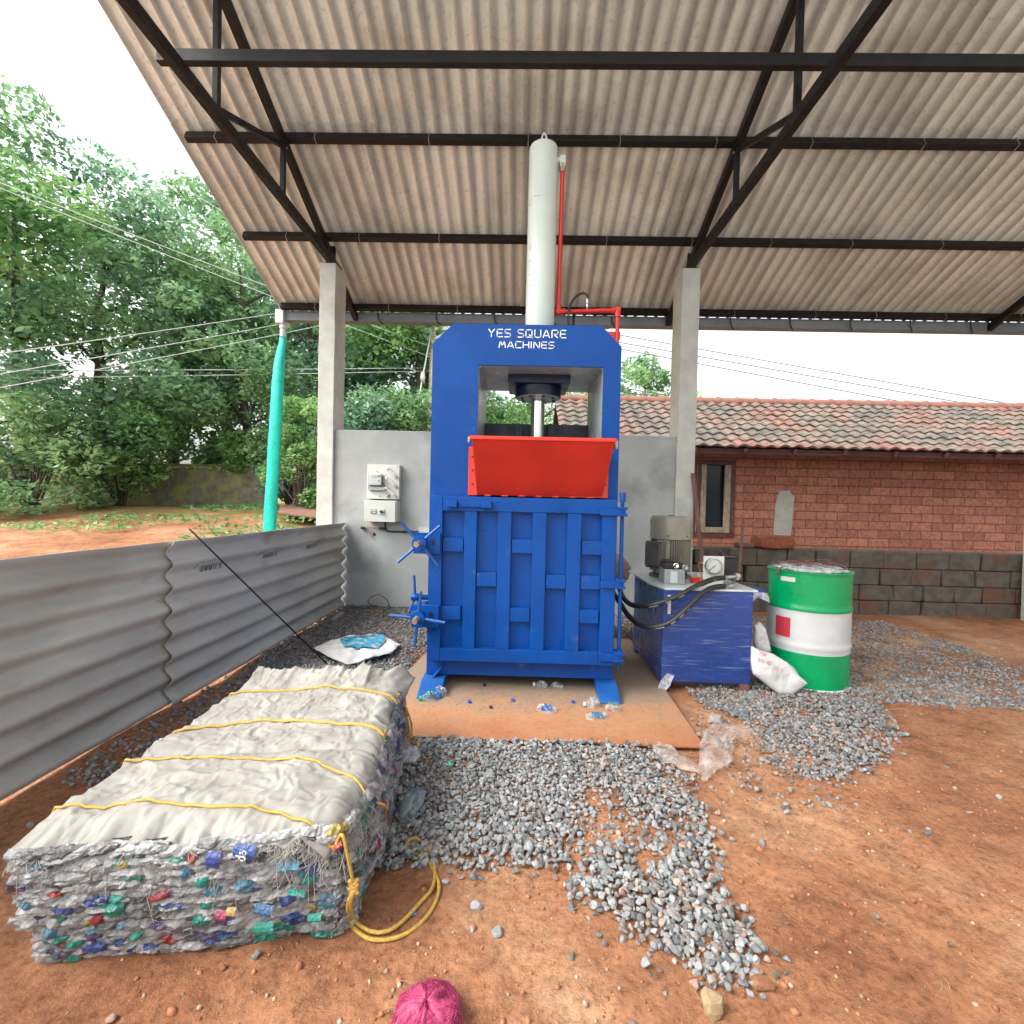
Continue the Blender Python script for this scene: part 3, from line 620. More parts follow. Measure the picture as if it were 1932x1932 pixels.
for row in range(4):
    ya = 7.02-row*(L1-.15)*math.cos(sl)
    for i in range(13):
        if first is None:
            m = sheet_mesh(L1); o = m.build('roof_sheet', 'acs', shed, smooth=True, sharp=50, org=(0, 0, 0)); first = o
        else:
            o = first.copy(); C.objects.link(o); o.parent = shed
        off = .088+.0425+.032+row*.009
        p = Vector((-3.56+i*1.022, ya, zr(ya)))+pn*off
        ex, ey = Vector((1, 0, 0)), Vector((0, -math.cos(sl), math.sin(sl)))
        R = Matrix((ex, ey, -ex.cross(ey)*-1)).transposed().to_4x4()
        tilt = Matrix.Rotation(rad(-.45), 4, 'Y')
        loc = p-Vector(shed['_o'])
        o.matrix_local = Matrix.Translation(loc)@R@tilt
# gutter
m = MB(); prof = [(6.985, 4.03), (6.985, 3.90), (7.12, 3.90), (7.12, 4.03), (7.115, 4.03), (7.115, 3.905), (6.99, 3.905), (6.99, 4.03)]
m.prism([(-3.46, y, z) for y, z in prof], (13, 0, 0)); gut = m.build('gutter', 'gutter', shed)
for i in range(14):
    xx = -2.92+i*.83; q = MB(); q.tube(spline([(xx, 6.955, 4.05), (xx, 6.95, 3.95), (xx+.03, 6.96, 3.885), (xx+.06, 7.0, 3.875)], 4), .009, 6); q.build('gutter_bracket', 'black', gut)
m = MB(); m.box(-3.56, -3.44, 6.93, 7.13, 3.84, 4.035); m.build('gutter_outlet_box', 'white', gut, bevel=.008)
m = MB(); m.box(1.0, 1.22, 6.975, 7.13, 3.893, 4.034); m.build('gutter_joint', 'gutter', gut, bevel=.003)
# downpipe
dp = thing('rain_downpipe', 'long bright teal plastic sleeve hanging as downpipe from the roof gutter corner', 'downpipe', (-3.6, 6.9, 0))
m = MB(); m.lathe([(.055, 3.78), (.055, 3.84)], (-3.47, 7.0, 0), n=20); m.lathe([(.045, 3.66), (.045, 3.78)], (-3.47, 7.0, 0), n=20); m.build('pipe_stub', 'white', dp, smooth=True, sharp=40)
m = MB(); pth = [(535, 612, 7), (534, 640, 7), (529, 668, 6.99), (526, 700, 6.98), (522, 760, 6.96), (517, 850, 6.93), (512, 940, 6.9), (508, 1010, 6.88), (505, 1060, 6.86)]
wd = [.052, .050, .062, .085, .088, .09, .09, .09, .09]
vs = []; n = 20; rr = random.Random(2)
PP = spline([PY(*p) for p in pth], 5); WW = np.interp(np.linspace(0, 8, len(PP)), range(9), wd)
for i, p in enumerate(PP):
    for j in range(n):
        a = 2*math.pi*j/n; k = 1+.12*fbm(math.cos(a)*1.5, i*.25, math.sin(a)*1.5)
        vs.append((p.x+WW[i]*math.cos(a)*k, p.y+WW[i]*.55*math.sin(a)*k, p.z))
m.add(vs, [(i*n+j, i*n+(j+1) % n, (i+1)*n+(j+1) % n, (i+1)*n+j) for i in range(len(PP)-1) for j in range(n)])
m.build('sleeve', 'teal', dp, smooth=True)
# back wall
m = MB(); nx, nz = 60, 34
m.box(-2.334, 1.899, 6.045, 6.17, -.1, 2.215)
wall = m.build('plastered_wall', 'plaster', bevel=.01); tag(wall, 'grey cement plastered wall between the two concrete columns behind the press', 'wall')
# ================================================================== METER BOARD AND SWITCH BOX
def C7(x, y, Y=5.95): return PY(663+x*.0858, 852.5+y*.0858, Y)
mb_ = thing('meter_board', 'cream metal board with electricity meter and three fuse carriers on grey wall', 'meter board', (-1.7, 6.04, 1.36))
a = C7(345, 272); b = C7(1045, 1050)
m = MB(); m.box(a[0], b[0], 5.955, 6.042, b[2]+.003, a[2]); m.build('board', 'cream', mb_, bevel=.004)
a = C7(390, 478, 5.9); b = C7(660, 735, 5.9)
m = MB(); m.box(a[0], b[0], 5.885, 5.952, b[2], a[2]); me_ = m.build('meter', 'white', mb_, bevel=.008)
a2 = C7(445, 510, 5.885); b2 = C7(560, 550, 5.885); m = MB(); m.box(a2[0], b2[0], 5.880, 5.884, b2[2], a2[2]); m.build('display', pmat('green_grey_display', (.35, .50, .38), None, rough=.3), me_)
a2 = C7(582, 520, 5.885); b2 = C7(640, 542, 5.885); m = MB(); m.box(a2[0], b2[0], 5.880, 5.884, b2[2], a2[2]); m.build('meter_print', 'bluecap', me_)
a2 = C7(585, 625, 5.885); m = MB(); m.lathe([(.011, 0), (.009, -.012)], (a2[0], 5.884, a2[2]), 'y', 14); m.build('button', 'white', me_)
a = C7(372, 500, 5.93); b = C7(715, 865, 5.93); m = MB()
m.prism([(a[0], 5.93, a[2]), (b[0]-.02, 5.93, a[2]), (b[0]-.02, 5.93, a[2]-.08), (b[0], 5.93, a[2]-.11), (b[0], 5.93, b[2]+.02), (b[0]-.02, 5.93, b[2]), (a[0]+.015, 5.93, b[2]), (a[0], 5.93, b[2]+.02)], (0, .023, 0)); m.build('meter_base', 'gutter', mb_, bevel=.004)
m = MB(); a = C7(385, 760, 5.9)
for i in range(9): m.box(a[0]+.006+i*.021, a[0]+.020+i*.021, 5.90, 5.929, a[2]-.045, a[2]-.004)
m.build('terminal_strip', 'white', mb_, bevel=.002)
for k, (x0, y0, x1, y1) in enumerate(((800, 370, 985, 560), (785, 585, 985, 770), (775, 800, 975, 985))):
    p, q = Vector(C7(x0, y0, 5.93)), Vector(C7(x1, y1, 5.93))
    m = MB(); m.bar(p, q, .032, .045, up=(0, 1, 0)); m.lathe([(.016, -.03), (.016, 0)], p, 'y', 12); fc = m.build('fuse_carrier', 'cream', mb_, bevel=.004)
    m = MB(); d = (q-p).normalized(); m.bar(q-d*.03+Vector((0, -.026, 0)), q+d*.01+Vector((0, -.026, 0)), .026, .012, up=(0, 1, 0)); m.bar(p+d*.03+Vector((0, -.0245, 0)), q-d*.05+Vector((0, -.0245, 0)), .004, .003, up=(0, 1, 0)); m.build('brass_contact', 'rustst', fc)
m = MB(); a = C7(800, 970, 5.93); m.lathe([(.024, .02), (.022, -.01), (.01, -.02)], a, 'y', 6); m.build('cable_gland', 'rustst', mb_)
m = MB(); 
for xx, yy in ((1018, 330), (628, 978), (570, 435)):
    a = C7(xx, yy, 5.95); m.lathe([(.006, .004), (.006, -.006)], a, 'y', 8)
m.build('screws', 'ink', mb_)
sb = thing('switch_box', 'white electrical enclosure with black rotary switch below the meter board', 'switch box', (-1.7, 6.04, 1.08))
a = C7(290, 1062, 5.86); b = C7(1045, 1550, 5.86)
b3 = C7(1050, 1550, 5.95)
m = MB(); m.box(a[0]+.005, b[0]-.03, 5.87, 6.043, b[2]+.004, a[2]-.001); m.build('enclosure', 'cream', sb, bevel=.004)
b2 = C7(965, 1550, 5.86)
m = MB(); m.box(a[0], b2[0], 5.852, 5.866, b[2], a[2]); m.build('door', 'cream', sb, bevel=.004)
c = C7(668, 1315, 5.85); m = MB(); m.box(c[0]-.032, c[0]+.032, 5.842, 5.851, c[2]-.034, c[2]+.034); rsw = m.build('switch_plate', 'white', sb, bevel=.003)
m = MB(); m.lathe([(.018, 0), (.016, -.014)], (c[0], 5.841, c[2]), 'y', 16); m.bar((c[0]-.026, 5.824, c[2]+.002), (c[0]+.03, 5.824, c[2]-.008), .012, .012); m.build('switch_knob', 'black', rsw, bevel=.002)
c = C7(488, 1315, 5.85); m = MB(); m.box(c[0]-.034, c[0]+.034, 5.847, 5.851, c[2]-.026, c[2]+.026); wn = m.build('window', 'gutter', sb)
m = MB(); m.box(c[0]-.030, c[0]+.030, 5.842, 5.8465, c[2]+.004, c[2]+.020); m.box(c[0]-.015, c[0]+.030, 5.842, 5.8465, c[2]-.018, c[2]-.004); m.build('breaker', 'white', wn)
# earth bar
eb = thing('earth_bar', 'small brass terminal bar with two black end blocks under the switch box', 'terminal bar', (-1.9, 6.04, 1.0))
a = C7(210, 1668, 6.02); b = C7(735, 1675, 6.02)
m = MB(); m.box(a[0], a[0]+.05, 6.0, 6.044, a[2]-.015, a[2]+.013); m.box(b[0]-.07, b[0], 6.0, 6.044, a[2]-.017, a[2]+.013); m.build('end_block', 'black', eb, bevel=.003)
m = MB(); m.box(a[0]+.05, b[0]-.07, 6.01, 6.018, a[2]-.008, a[2]+.008)
for i in range(6): m.lathe([(.005, -.012), (.005, 0)], (a[0]+.07+i*.022, 6.012, a[2]), 'y', 8)
m.build('bar', 'copper', eb)
m = MB(); rr = random.Random(4)
for i in range(5):
    x = a[0]+.075+i*.03; m.tube(spline([(x, 6.02, a[2]+.07), (x+rr.uniform(-.01, .01), 6.0, a[2]+.03), (x+.01, 6.0, a[2])], 4), .002, 5)
for i in range(5):
    x = a[0]+.13; m.tube(spline([(x, 6.0, a[2]), (x+rr.uniform(-.02, .02), 6.0, a[2]-.06), (x+rr.uniform(-.01, .05), 6.02, a[2]-rr.uniform(.1, .17))], 4), .002, 5)
m.build('wire', 'rustst', eb)
m = MB(); a = C7(500, 1810, 6.043); m.pillow([(-.02, -.015), (.01, -.03), (.03, -.01), (.01, .02), (-.015, .02)], (a[0], 6.044, a[2]), (1, 0, 0), (0, 0, 1), -.004, .002, 40, rings=3, na=16); m.build('wall_hole', 'ink', eb)
cdt = thing('cable_conduit', 'black conduit pipe elbowing from the switch box along the grey wall', 'conduit', (-1.5, 6.04, 1))
m = MB(); m.tube(spline([C7(742, 1540, 6.02), C7(742, 1640, 6.02), C7(760, 1710, 6.02), C7(830, 1748, 6.02), C7(1000, 1750, 6.02), C7(1550, 1760, 6.02), C7(1700, 1762, 6.02)], 6), .0105, 10); m.build('pipe', 'black', cdt, smooth=True)
m = MB()
for x in (1168, 1300):
    a = C7(x, 1752, 6.02); m.box(a[0]-.008, a[0]+.008, 6.005, 6.044, a[2]-.02, a[2]+.014)
m.build('clip', 'black', cdt)
a = C7(1485, 1665, 6.0); m = MB(); m.box(a[0], a[0]+.17, 5.99, 6.044, a[2]-.12, a[2]); o = m.build('socket_box', 'white', bevel=.004, org=(a[0], 6, a[2])); tag(o, 'small white wall box at the conduit end beside the press', 'junction box')
# loose cable at wall foot
m = MB(); m.tube(spline([G(800, 1147, .02), G(760, 1146, .03), G(715, 1145, .02), G(698, 1140, .08), PY(695, 1132, 5.9), PY(712, 1122, 5.92), PY(730, 1132, 5.9), G(733, 1146, .02), G(722, 1158, .03), G(735, 1163, .03), G(780, 1160, .03), G(800, 1163, .03)], 8), .005, 6)
tag(m.build('loose_cable', 'black', smooth=True, org=(-1.6, 5.9, 0)), 'thin black cable looped on the gravel against the grey wall', 'cable')
# ================================================================== CORRUGATED SHEET FENCE
def side_sheet(y0, y1, x, label, ztop=1.06, tilt=0.0):
    t = thing('corrugated_sheet', label, 'corrugated sheet', (x, y0, 0), 'cement sheets set on edge along the shed side')
    m = MB(); n = 84; vs = []; rows = 30
    for s in (0, 1):
        for j in range(rows+1):
            y = y0+(y1-y0)*j/rows
            for i in range(n):
                z = .012+(ztop-.012)*i/(n-1); ph = (z/.146)*2*math.pi
                xx = x+.024*math.sin(ph)+tilt*z+s*.006; vs.append((xx, y, z+.004*fbm(y*2, 1, 1)))
    n1 = n*(rows+1); fs = []
    for j in range(rows):
        for i in range(n-1):
            a = j*n+i; fs.append((a, a+n, a+n+1, a+1)); fs.append((n1+a, n1+a+1, n1+a+n+1, n1+a+n))
    for i in range(n-1):
        fs.append((i, i+1, n1+i+1, n1+i)); k = rows*n; fs.append((k+i, n1+k+i, n1+k+i+1, k+i+1))
    for j in range(rows):
        fs.append((j*n, n1+j*n, n1+(j+1)*n, (j+1)*n)); k = n-1; fs.append((j*n+k, (j+1)*n+k, n1+(j+1)*n+k, n1+j*n+k))
    m.add(vs, fs); m.build('sheet', 'acf', t, smooth=True, sharp=60); return t
s1 = side_sheet(3.02, 6.03, -2.2, 'grey corrugated cement sheet on edge running up to the left column, stamped with faint print')
s2 = side_sheet(.2, 3.12, -2.235, 'grey corrugated cement sheet on edge nearest the viewer, overlapping behind the stamped one')
# stamps printed on the crest of the sheet
def curveprint(t, parent, y, zc, w_, h_, txt=None):
    m = MB(); xs_ = lambda z: -2.2+.024*math.sin(z/.146*2*math.pi)+.0025
    tmp = MB(); lettering(tmp, txt, (0, 0, 0), (1, 0, 0), (0, 1, 0), w_, h_, .24)
    # upside down print on the sheet
    m.add([(xs_(zc-v[1]), y+v[0]*1.0, zc-v[1]) for v in tmp.v], tmp.f); m.build('printed_stamp', pmat('faded_stamp_ink', (.13, .12, .11), (.24, .23, .21), 30, .9), parent)
for y, zz in ((3.70, .19), (4.55, .19), (5.05, .19), (5.55, .19)): curveprint(None, s1, y, zz, .22, .032, '2200528 4414')
def framestamp(parent, y, zc):
    m = MB(); X = lambda z: -2.2+.024*math.sin(z/.146*2*math.pi)+.003
    W_, H_ = .32, .078
    for (a, b) in (((0, 0), (W_, 0)), ((0, H_), (W_, H_)), ((0, 0), (0, H_)), ((W_, 0), (W_, H_)), ((-.015, .01), (-.015, H_-.01)), ((W_+.02, 0), (W_+.03, H_))):
        d = .0035; pts = []
        for k in range(7):
            t = k/6; u = a[0]+(b[0]-a[0])*t; v = a[1]+(b[1]-a[1])*t; pts.append((X(zc+v), y+u, zc+v))
        m.tube(pts, d, 4)
    tmp = MB(); lettering(tmp, 'CLASSIC 80' if False else 'S 8 M M I R A', (0, 0, 0), (1, 0, 0), (0, 1, 0), W_*.85, H_*.55, .28)
    m.add([(X(zc+.045-v[1]), y+.02+v[0], zc+.045-v[1]) for v in tmp.v], tmp.f)
    rr = random.Random(int(y*10))
    for k in range(9):
        u = W_+.05+k*.03; z = zc+rr.uniform(.01, .05); m.tube([(X(z), y+u, z), (X(z+.012), y+u+.02, z+.012), (X(z), y+u+.035, z+.002)], .0025, 4)
    m.build('printed_stamp', pmat('faded_stamp_ink', (.13, .12, .11), (.24, .23, .21), 30, .9), parent)
for y in (3.28, 4.10, 4.95): framestamp(s1, y, .82)
# thin leaning rod
m = MB(); a = Vector(PX(400, 1040, -2.0)); b = Vector(G(645, 1280, .01)); m.tube([a+(a-b)*.15, a, b], .0055, 8)
tag(m.build('steel_rod', 'rustrod' if False else 'blackm', smooth=True, org=tuple(b)), 'long thin dark rod leaning across the stamped corrugated sheet', 'rod')
# small cement chip under sheet
m = MB(); a = G(628, 1170); m.bar(tuple(a+np.array([0, -.1, .0])), tuple(a+np.array([.06, .12, .06])), .05, .02); tag(m.build('cement_chip', 'patch', org=tuple(a)), 'small grey broken piece wedged under the corrugated sheet near the wall', 'rubble')
# ================================================================== BLUE BALING PRESS
press = thing('baling_press', 'tall blue hydraulic baling press with red feed tray and white upright cylinder', 'baling press', (.02, 3.9, .012))
FX0, FX1, FY0, FY1, FZ0, FZ1 = -.655, .692, 3.50, 4.30, .10, 2.623
OX0, OX1, OZ0, OZ1 = -.324, .568, 1.30, 2.332
# portal frame: front and back plates with chamfered corners, linked by side boxes
def portal(y0, y1, name):
    m = MB(); ch = .145
    out = [(FX0, FZ0), (FX1, FZ0), (FX1, FZ1-ch), (FX1-ch, FZ1), (FX0+ch, FZ1), (FX0, FZ1-ch)]
    v = []; f = []
    for y in (y0, y1):
        v += [(x, y, z) for x, z in out]+[(OX0, y, OZ0), (OX1, y, OZ0), (OX1, y, OZ1), (OX0, y, OZ1)]
    A = [(0, 1, 7, 6), (1, 2, 8, 7), (2, 3, 8), (3, 4, 9, 8), (4, 5, 9), (5, 0, 6, 9)]
    for q in A: f.append(q); f.append(tuple(i+10 for i in q[::-1]))
    for i in range(6): f.append((i, i+10, (i+1) % 6+10, (i+1) % 6))
    for i in range(6, 10):
        j = 6+(i-5) % 4; f.append((i, j, j+10, i+10))
    m.add(v, f); return m.build(name, 'blue', press)
fr = portal(FY0, FY1, 'frame')
# primer-grey lining of the opening
m = MB(); t = .004
m.box(OX0+.0005, OX0+t, FY0+.02, FY1-.02, 1.42, OZ1-.001); m.box(OX1-t, OX1-.0005, FY0+.02, FY1-.02, 1.42, OZ1-.001)
m.box(OX0+t, OX1-t, FY0+.02, FY1-.02, OZ1-t, OZ1-.0005); m.build('opening_lining', 'grey', press)
for xw in (OX1-.008, OX0+.008):
    m = MB(); m.bar((xw, FY0+.02, OZ1-.008), (xw, FY1-.02, OZ1-.008), .008, .008); m.build('weld_seam', 'steel', press)
# side seam where the column meets the head + left edge strip highlight
m = MB(); m.box(OX0+.005, OX1-.005, 4.20, 4.285, 1.3, 2.03); rp = m.build('rear_panel', 'navy', press, bevel=.004)
for x0 in (-.06, .215):
    m = MB(); m.box(x0, x0+.035, 4.10, 4.195, 1.8, 2.02); m.box(x0+.036, x0+.055, 4.10, 4.195, 1.8, 2.0); m.build('guide_bracket', 'navy', rp)
    m = MB(); m.box(x0+.0, x0+.045, 3.75, 3.80, 1.70, 1.84); m.build('stopper', 'white', rp)
# ram
cxp, cyp = .118, 3.9
m = MB(); m.lathe([(.056, 1.55), (.056, 2.24)], (cxp, cyp, 0), n=40); m.build('ram_rod', 'chrome', press, smooth=True, sharp=40)
m = MB(); m.lathe([(.09, 1.75), (.09, 2.22)], (cxp-.075, cyp+.1, 0), n=24); m.build('guide_post', 'navy', press, smooth=True, sharp=40) if False else None
m = MB(); m.box(cxp-.40, cxp+.40, 3.58, 4.18, 1.45, 1.60); m.build('ram_plate', 'blue', press, bevel=.005)
m = MB(); m.box(cxp-.235, cxp+.235, 3.70, 4.12, 2.262, 2.326); fl = m.build('cylinder_flange', 'navy', press, bevel=.006)
m = MB(); m.lathe([(.178, 2.185), (.182, 2.19), (.182, 2.26)], (cxp, cyp, 0), n=48); fr2 = m.build('gland_ring', 'navy', fl, smooth=True, sharp=40)
m = MB(); m.lathe([(.172, 2.181), (.172, 2.184)], (cxp, cyp, 0), n=48); m.build('gland_face', 'grey', fl, smooth=True, sharp=40)
for k in range(8):
    a = k*math.pi/4+.3; m = MB(); m.lathe([(.011, 2.170), (.011, 2.1805)], (cxp+.13*math.cos(a), cyp+.13*math.sin(a), 0), n=8); m.build('bolt', 'black', fl)
# cylinder
cyl_r = .114
m = MB(); m.lathe([(cyl_r, 2.60), (cyl_r, 4.13), (cyl_r-.006, 4.148), (cyl_r-.02, 4.153)], (cxp, cyp, 0), n=64); hc = m.build('hydraulic_cylinder', 'cyl', press, smooth=True, sharp=40)
m = MB(); m.tube(spline([(cxp-.022, cyp-.03, 4.15), (cxp-.018, cyp-.03, 4.21), (cxp, cyp-.03, 4.245), (cxp+.018, cyp-.03, 4.21), (cxp+.022, cyp-.03, 4.15)], 5), .008, 8); m.build('lifting_eye', 'white', hc, smooth=True)
pt = PY(1061, 303, 3.9); m = MB(); m.lathe([(.026, .10), (.026, .165)], (cxp, cyp, pt[2]), 'x', 16); m.box(pt[0]-.02, pt[0]+.025, 3.875, 3.925, pt[2]-.055, pt[2]+.03); m.build('port_block', 'cyl', hc, bevel=.004)
def scr(pts, n='marker_scribble'):
    m = MB(); rr = []
    for x, y in pts:
        px = 970.9+x*.1901; py = 254.6+y*.1901
        d = ray(px, py); # intersect with cylinder
        ox, oy = -cxp, -cyp; A = d[0]**2+d[1]**2; B = 2*(ox*d[0]+oy*d[1]); Cq = ox*ox+oy*oy-(cyl_r+.0008)**2
        D = B*B-4*A*Cq
        if D < 0: continue
        t = (-B-math.sqrt(D))/(2*A); rr.append(tuple(CAM+d*t))
    if len(rr) > 1: m.tube(rr, .0012, 4); m.build(n, 'ink', hc)
scr([(140, 690), (160, 650), (175, 635)]); scr([(175, 612), (210, 604), (255, 602)]); scr([(145, 720), (155, 690), (160, 675), (145, 700)])
scr([(130, 1275), (150, 1245), (180, 1240), (210, 1252), (190, 1262), (160, 1255)]); scr([(150, 1100), (160, 1115), (145, 1125), (160, 1135)]); scr([(145, 1380), (150, 1395)]); scr([(150, 1450), (185, 1445), (160, 1465)]); scr([(130, 1500), (165, 1480), (160, 1500)])
# lettering
a = PY(922, 634.5, 3.5); b = PY(1067.5, 636, 3.5); gp_ = .42; tu = sum(GL[c][0] for c in 'YES SQUARE')+gp_*9; un = (b[0]-a[0])/tu; xo = 0
for wd_ in ('YES', 'SQUARE'):
    ww = sum(GL[c][0] for c in wd_)+gp_*(len(wd_)-1)
    m = MB(); lettering(m, wd_, (a[0]+xo*un, 3.499, a[2]-.002), (1, 0, 0), (0, 0, 1), ww*un, .052, .15, gp_, -.0); xo += ww+2*gp_+GL[' '][0]
    m.v = [(x, 3.4985, z) for x, y, z in m.v]; m.f = [q[::-1] for q in m.f]; m.build('name_lettering', 'whitep', press)
m = MB(); a = PY(941.5, 655, 3.5); b = PY(1045, 656, 3.5); lettering(m, 'MACHINES', (a[0], 3.499, a[2]-.002), (1, 0, 0), (0, 0, 1), b[0]-a[0], .043, .16, .38, -.0)
m.v = [(x, 3.4985, z) for x, y, z in m.v]; m.f = [q[::-1] for q in m.f]; m.build('name_lettering', 'whitep', press)
# feed tray
tray = bpy.data.objects.new('feed_tray', None); C.objects.link(tray); tray.parent = press; tray['_o'] = press['_o']
fa = PY(885, 843, 3.49); fb = PY(1146, 940, 3.49)
m = MB(); m.box(fa[0], fb[0], 3.478, 3.4985, fb[2]+.0, fa[2]); m.build('mounting_flange', 'redo', tray, bevel=.002)
TY = 3.24
tl = PY(891, 829, TY); tr = PY(1161, 832, TY); bl = PY(900, 934, 3.465); br = PY(1136, 936, 3.465)
m = MB(); m.prism([tl, tr, br, bl], (0, .012, .004)); m.build('front_plate', 'red', tray, bevel=.002)
m = MB(); m.prism([tl+np.array([0, .013, 0]), bl+np.array([0, .01, .01]), (bl[0], 3.476, bl[2]+.02), (tl[0]-.01, 3.476, tl[2]-.06)], (.006, 0, 0)); m.prism([tr+np.array([0, .013, 0]), br+np.array([0, .01, .01]), (br[0], 3.476, br[2]+.02), (tr[0]+.01, 3.476, tr[2]-.06)], (-.006, 0, 0)); m.build('side_cheek', 'red', tray)
m = MB(); m.box(tl[0]-.016, tr[0]+.01, TY-.006, TY+.03, tl[2]+.001, tl[2]+.026); m.build('rim', 'redo', tray, bevel=.004)
m = MB(); m.box(tl[0]-.03, tl[0]-.014, TY, TY+.06, tl[2]-.02, tl[2]+.02); m.box(tr[0]+.01, tr[0]+.03, TY+.05, TY+.09, tr[2]-.045, tr[2]+.01); m.build('lug', 'rustst', tray, bevel=.003)
for px, py in ((891, 861), (891, 886.5), (891, 912.5), (1141.5, 914.5), (1141.5, 890)):
    p = PY(px, py, 3.478); m = MB(); m.lathe([(.009, .0), (.009, -.008), (.005, -.012)], (p[0], 3.478, p[2]), 'y', 6); m.build('bolt', 'rustrod', tray)
m = MB(); rr = random.Random(1)
for k in range(7):
    px = 920+k*32; p = PY(px, 934.5+.02*(px-900), 3.462); m.lathe([(.006, -.022), (.006, .022)], (p[0], 3.462, p[2]), 'x', 8)
m.build('hinge_knuckle', 'redo', tray, smooth=True, sharp=40)
# door
DY = 3.40
def D(cx, cy, Y=DY):
    p = PY(740+.2451*cx, 947+.2451*cy, Y); return p[0], p[2]
door = bpy.data.objects.new('door', None); C.objects.link(door); door.parent = press; door['_o'] = press['_o']
xl0, _ = D(275, 600); xl1, _ = D(377, 600); xr0, _ = D(1607, 600); xr1, _ = D(1717, 600)
ztop = PY(985, 938.5, DY)[2]; ztr = D(850, 77)[1]; zbr = D(850, 1137)[1]; zbot = D(850, 1237)[1]
m = MB(); m.box(xl0+.02, xr1-.02, 3.455, 3.499, zbot+.01, ztop-.005); m.build('door_panel', 'blue', door)
m = MB(); m.box(xl0, xl1, DY-.0, 3.498, zbot, ztop); m.build('stile', 'blue', door, bevel=.004)
m = MB(); m.box(xr0, xr1, DY-.0, 3.498, zbot-.005, ztr-.002); m.build('stile', 'blue', door, bevel=.004)
m = MB(); m.box(xl1+.001, xr1, DY+.001, 3.498, ztr, ztop-.002); m.build('top_rail', 'blue', door, bevel=.004)
m = MB(); m.box(xl1+.001, xr0-.001, DY+.001, 3.498, zbot, zbr); m.build('bottom_rail', 'blue', door, bevel=.004)
for a, b in ((546, 642), (805, 908), (1072, 1178), (1340, 1446)):
    x0, x1 = D(a, 600)[0], D(b, 600)[0]; m = MB(); m.box(x0, x1, DY+.003, 3.454, zbr+.001, ztr-.001); m.build('rib', 'blue', door, bevel=.004)
for x0, x1, y0, y1 in ((380, 541, 278, 384), (375, 531, 808, 910), (645, 804, 546, 653), (912, 1076, 290, 397), (905, 1066, 820, 927), (1180, 1340, 565, 671), (1452, 1615, 302, 410), (1448, 1606, 570, 676), (1443, 1600, 835, 940)):
    a = D(x0, 600)[0]; b = D(x1, 600)[0]; xa = D((x0+x1)/2, y0)[1]; xb = D((x0+x1)/2, y1)[1]
    # snap to the neighbouring ribs
    m = MB(); m.box(a+.002, b-.002, DY+.012, 3.454, xb, xa); m.build('cross_block', 'blue', door, bevel=.003)
m = MB(); rr = random.Random(9)
for px in (1, 2, 3, 4, 5):
    for k in range(9):
        x = {1: 536, 2: 800, 3: 1068, 4: 1336, 5: 1600}[px]; cy = rr.uniform(90, 1120); p = D(x, cy)
        m.lathe([(.0035, .0), (.003, -.006)], (p[0]-.006, 3.452, p[1]), 'y', 6)
    for k in range(4):
        x = {1: 400, 2: 700, 3: 980, 4: 1240, 5: 1500}[px]+rr.uniform(0, 80); m.lathe([(.0035, 0), (.0035, .006)], (D(x, 600)[0], 3.43, zbr), 'z', 6)
m.build('weld_spatter', 'bluel', door)
a = PY(843, 944, 3.38); b = PY(928, 959, 3.38)
m = MB(); m.box(a[0], a[0]+.075, 3.352, 3.3995, b[2], a[2]); m.box(b[0]-.075, b[0], 3.352, 3.3995, b[2], a[2]); m.box(a[0]+.076, b[0]-.076, 3.382, 3.3995, b[2]+.004, a[2]-.006); m.build('top_bracket', 'blue', door, bevel=.005)
# hinges and hinge rod
hx, _ = D(1777, 50, 3.42); 
m = MB(); zt = D(1775, 0, 3.42)[1]; zb = D(1752, 1285, 3.42)[1]; m.lathe([(.0135, zb), (.0135, zt+.0)], (hx-.002, 3.43, 0), n=16); m.lathe([(.021, zt), (.021, zt+.06), (.018, zt+.065)], (hx-.002, 3.43, 0), n=16)
m.build('hinge_rod', 'blue', door, smooth=True, sharp=40)
for y0, y1, x0, x1 in ((42, 106, 1602, 1815), (600, 664, 1600, 1803), (1160, 1226, 1590, 1785)):
    z1 = D(1700, y0, 3.39)[1]; z0 = D(1700, y1, 3.39)[1]; xa = D(x0, y0, 3.39)[0]
    m = MB(); h = z1-z0; m.box(xa, hx-.012, 3.375, 3.3995, z0+.0, z1-.008); m.box(hx-.045, hx+.022, 3.370, 3.47, z0-.004, z0+h*.28); m.box(hx-.045, hx+.022, 3.370, 3.47, z1-h*.28, z1+.004); m.box(hx-.045, hx+.012, 3.378, 3.46, z0+h*.28+.001, z1-h*.28-.001)
    m.build('hinge', 'blue', door, bevel=.003)
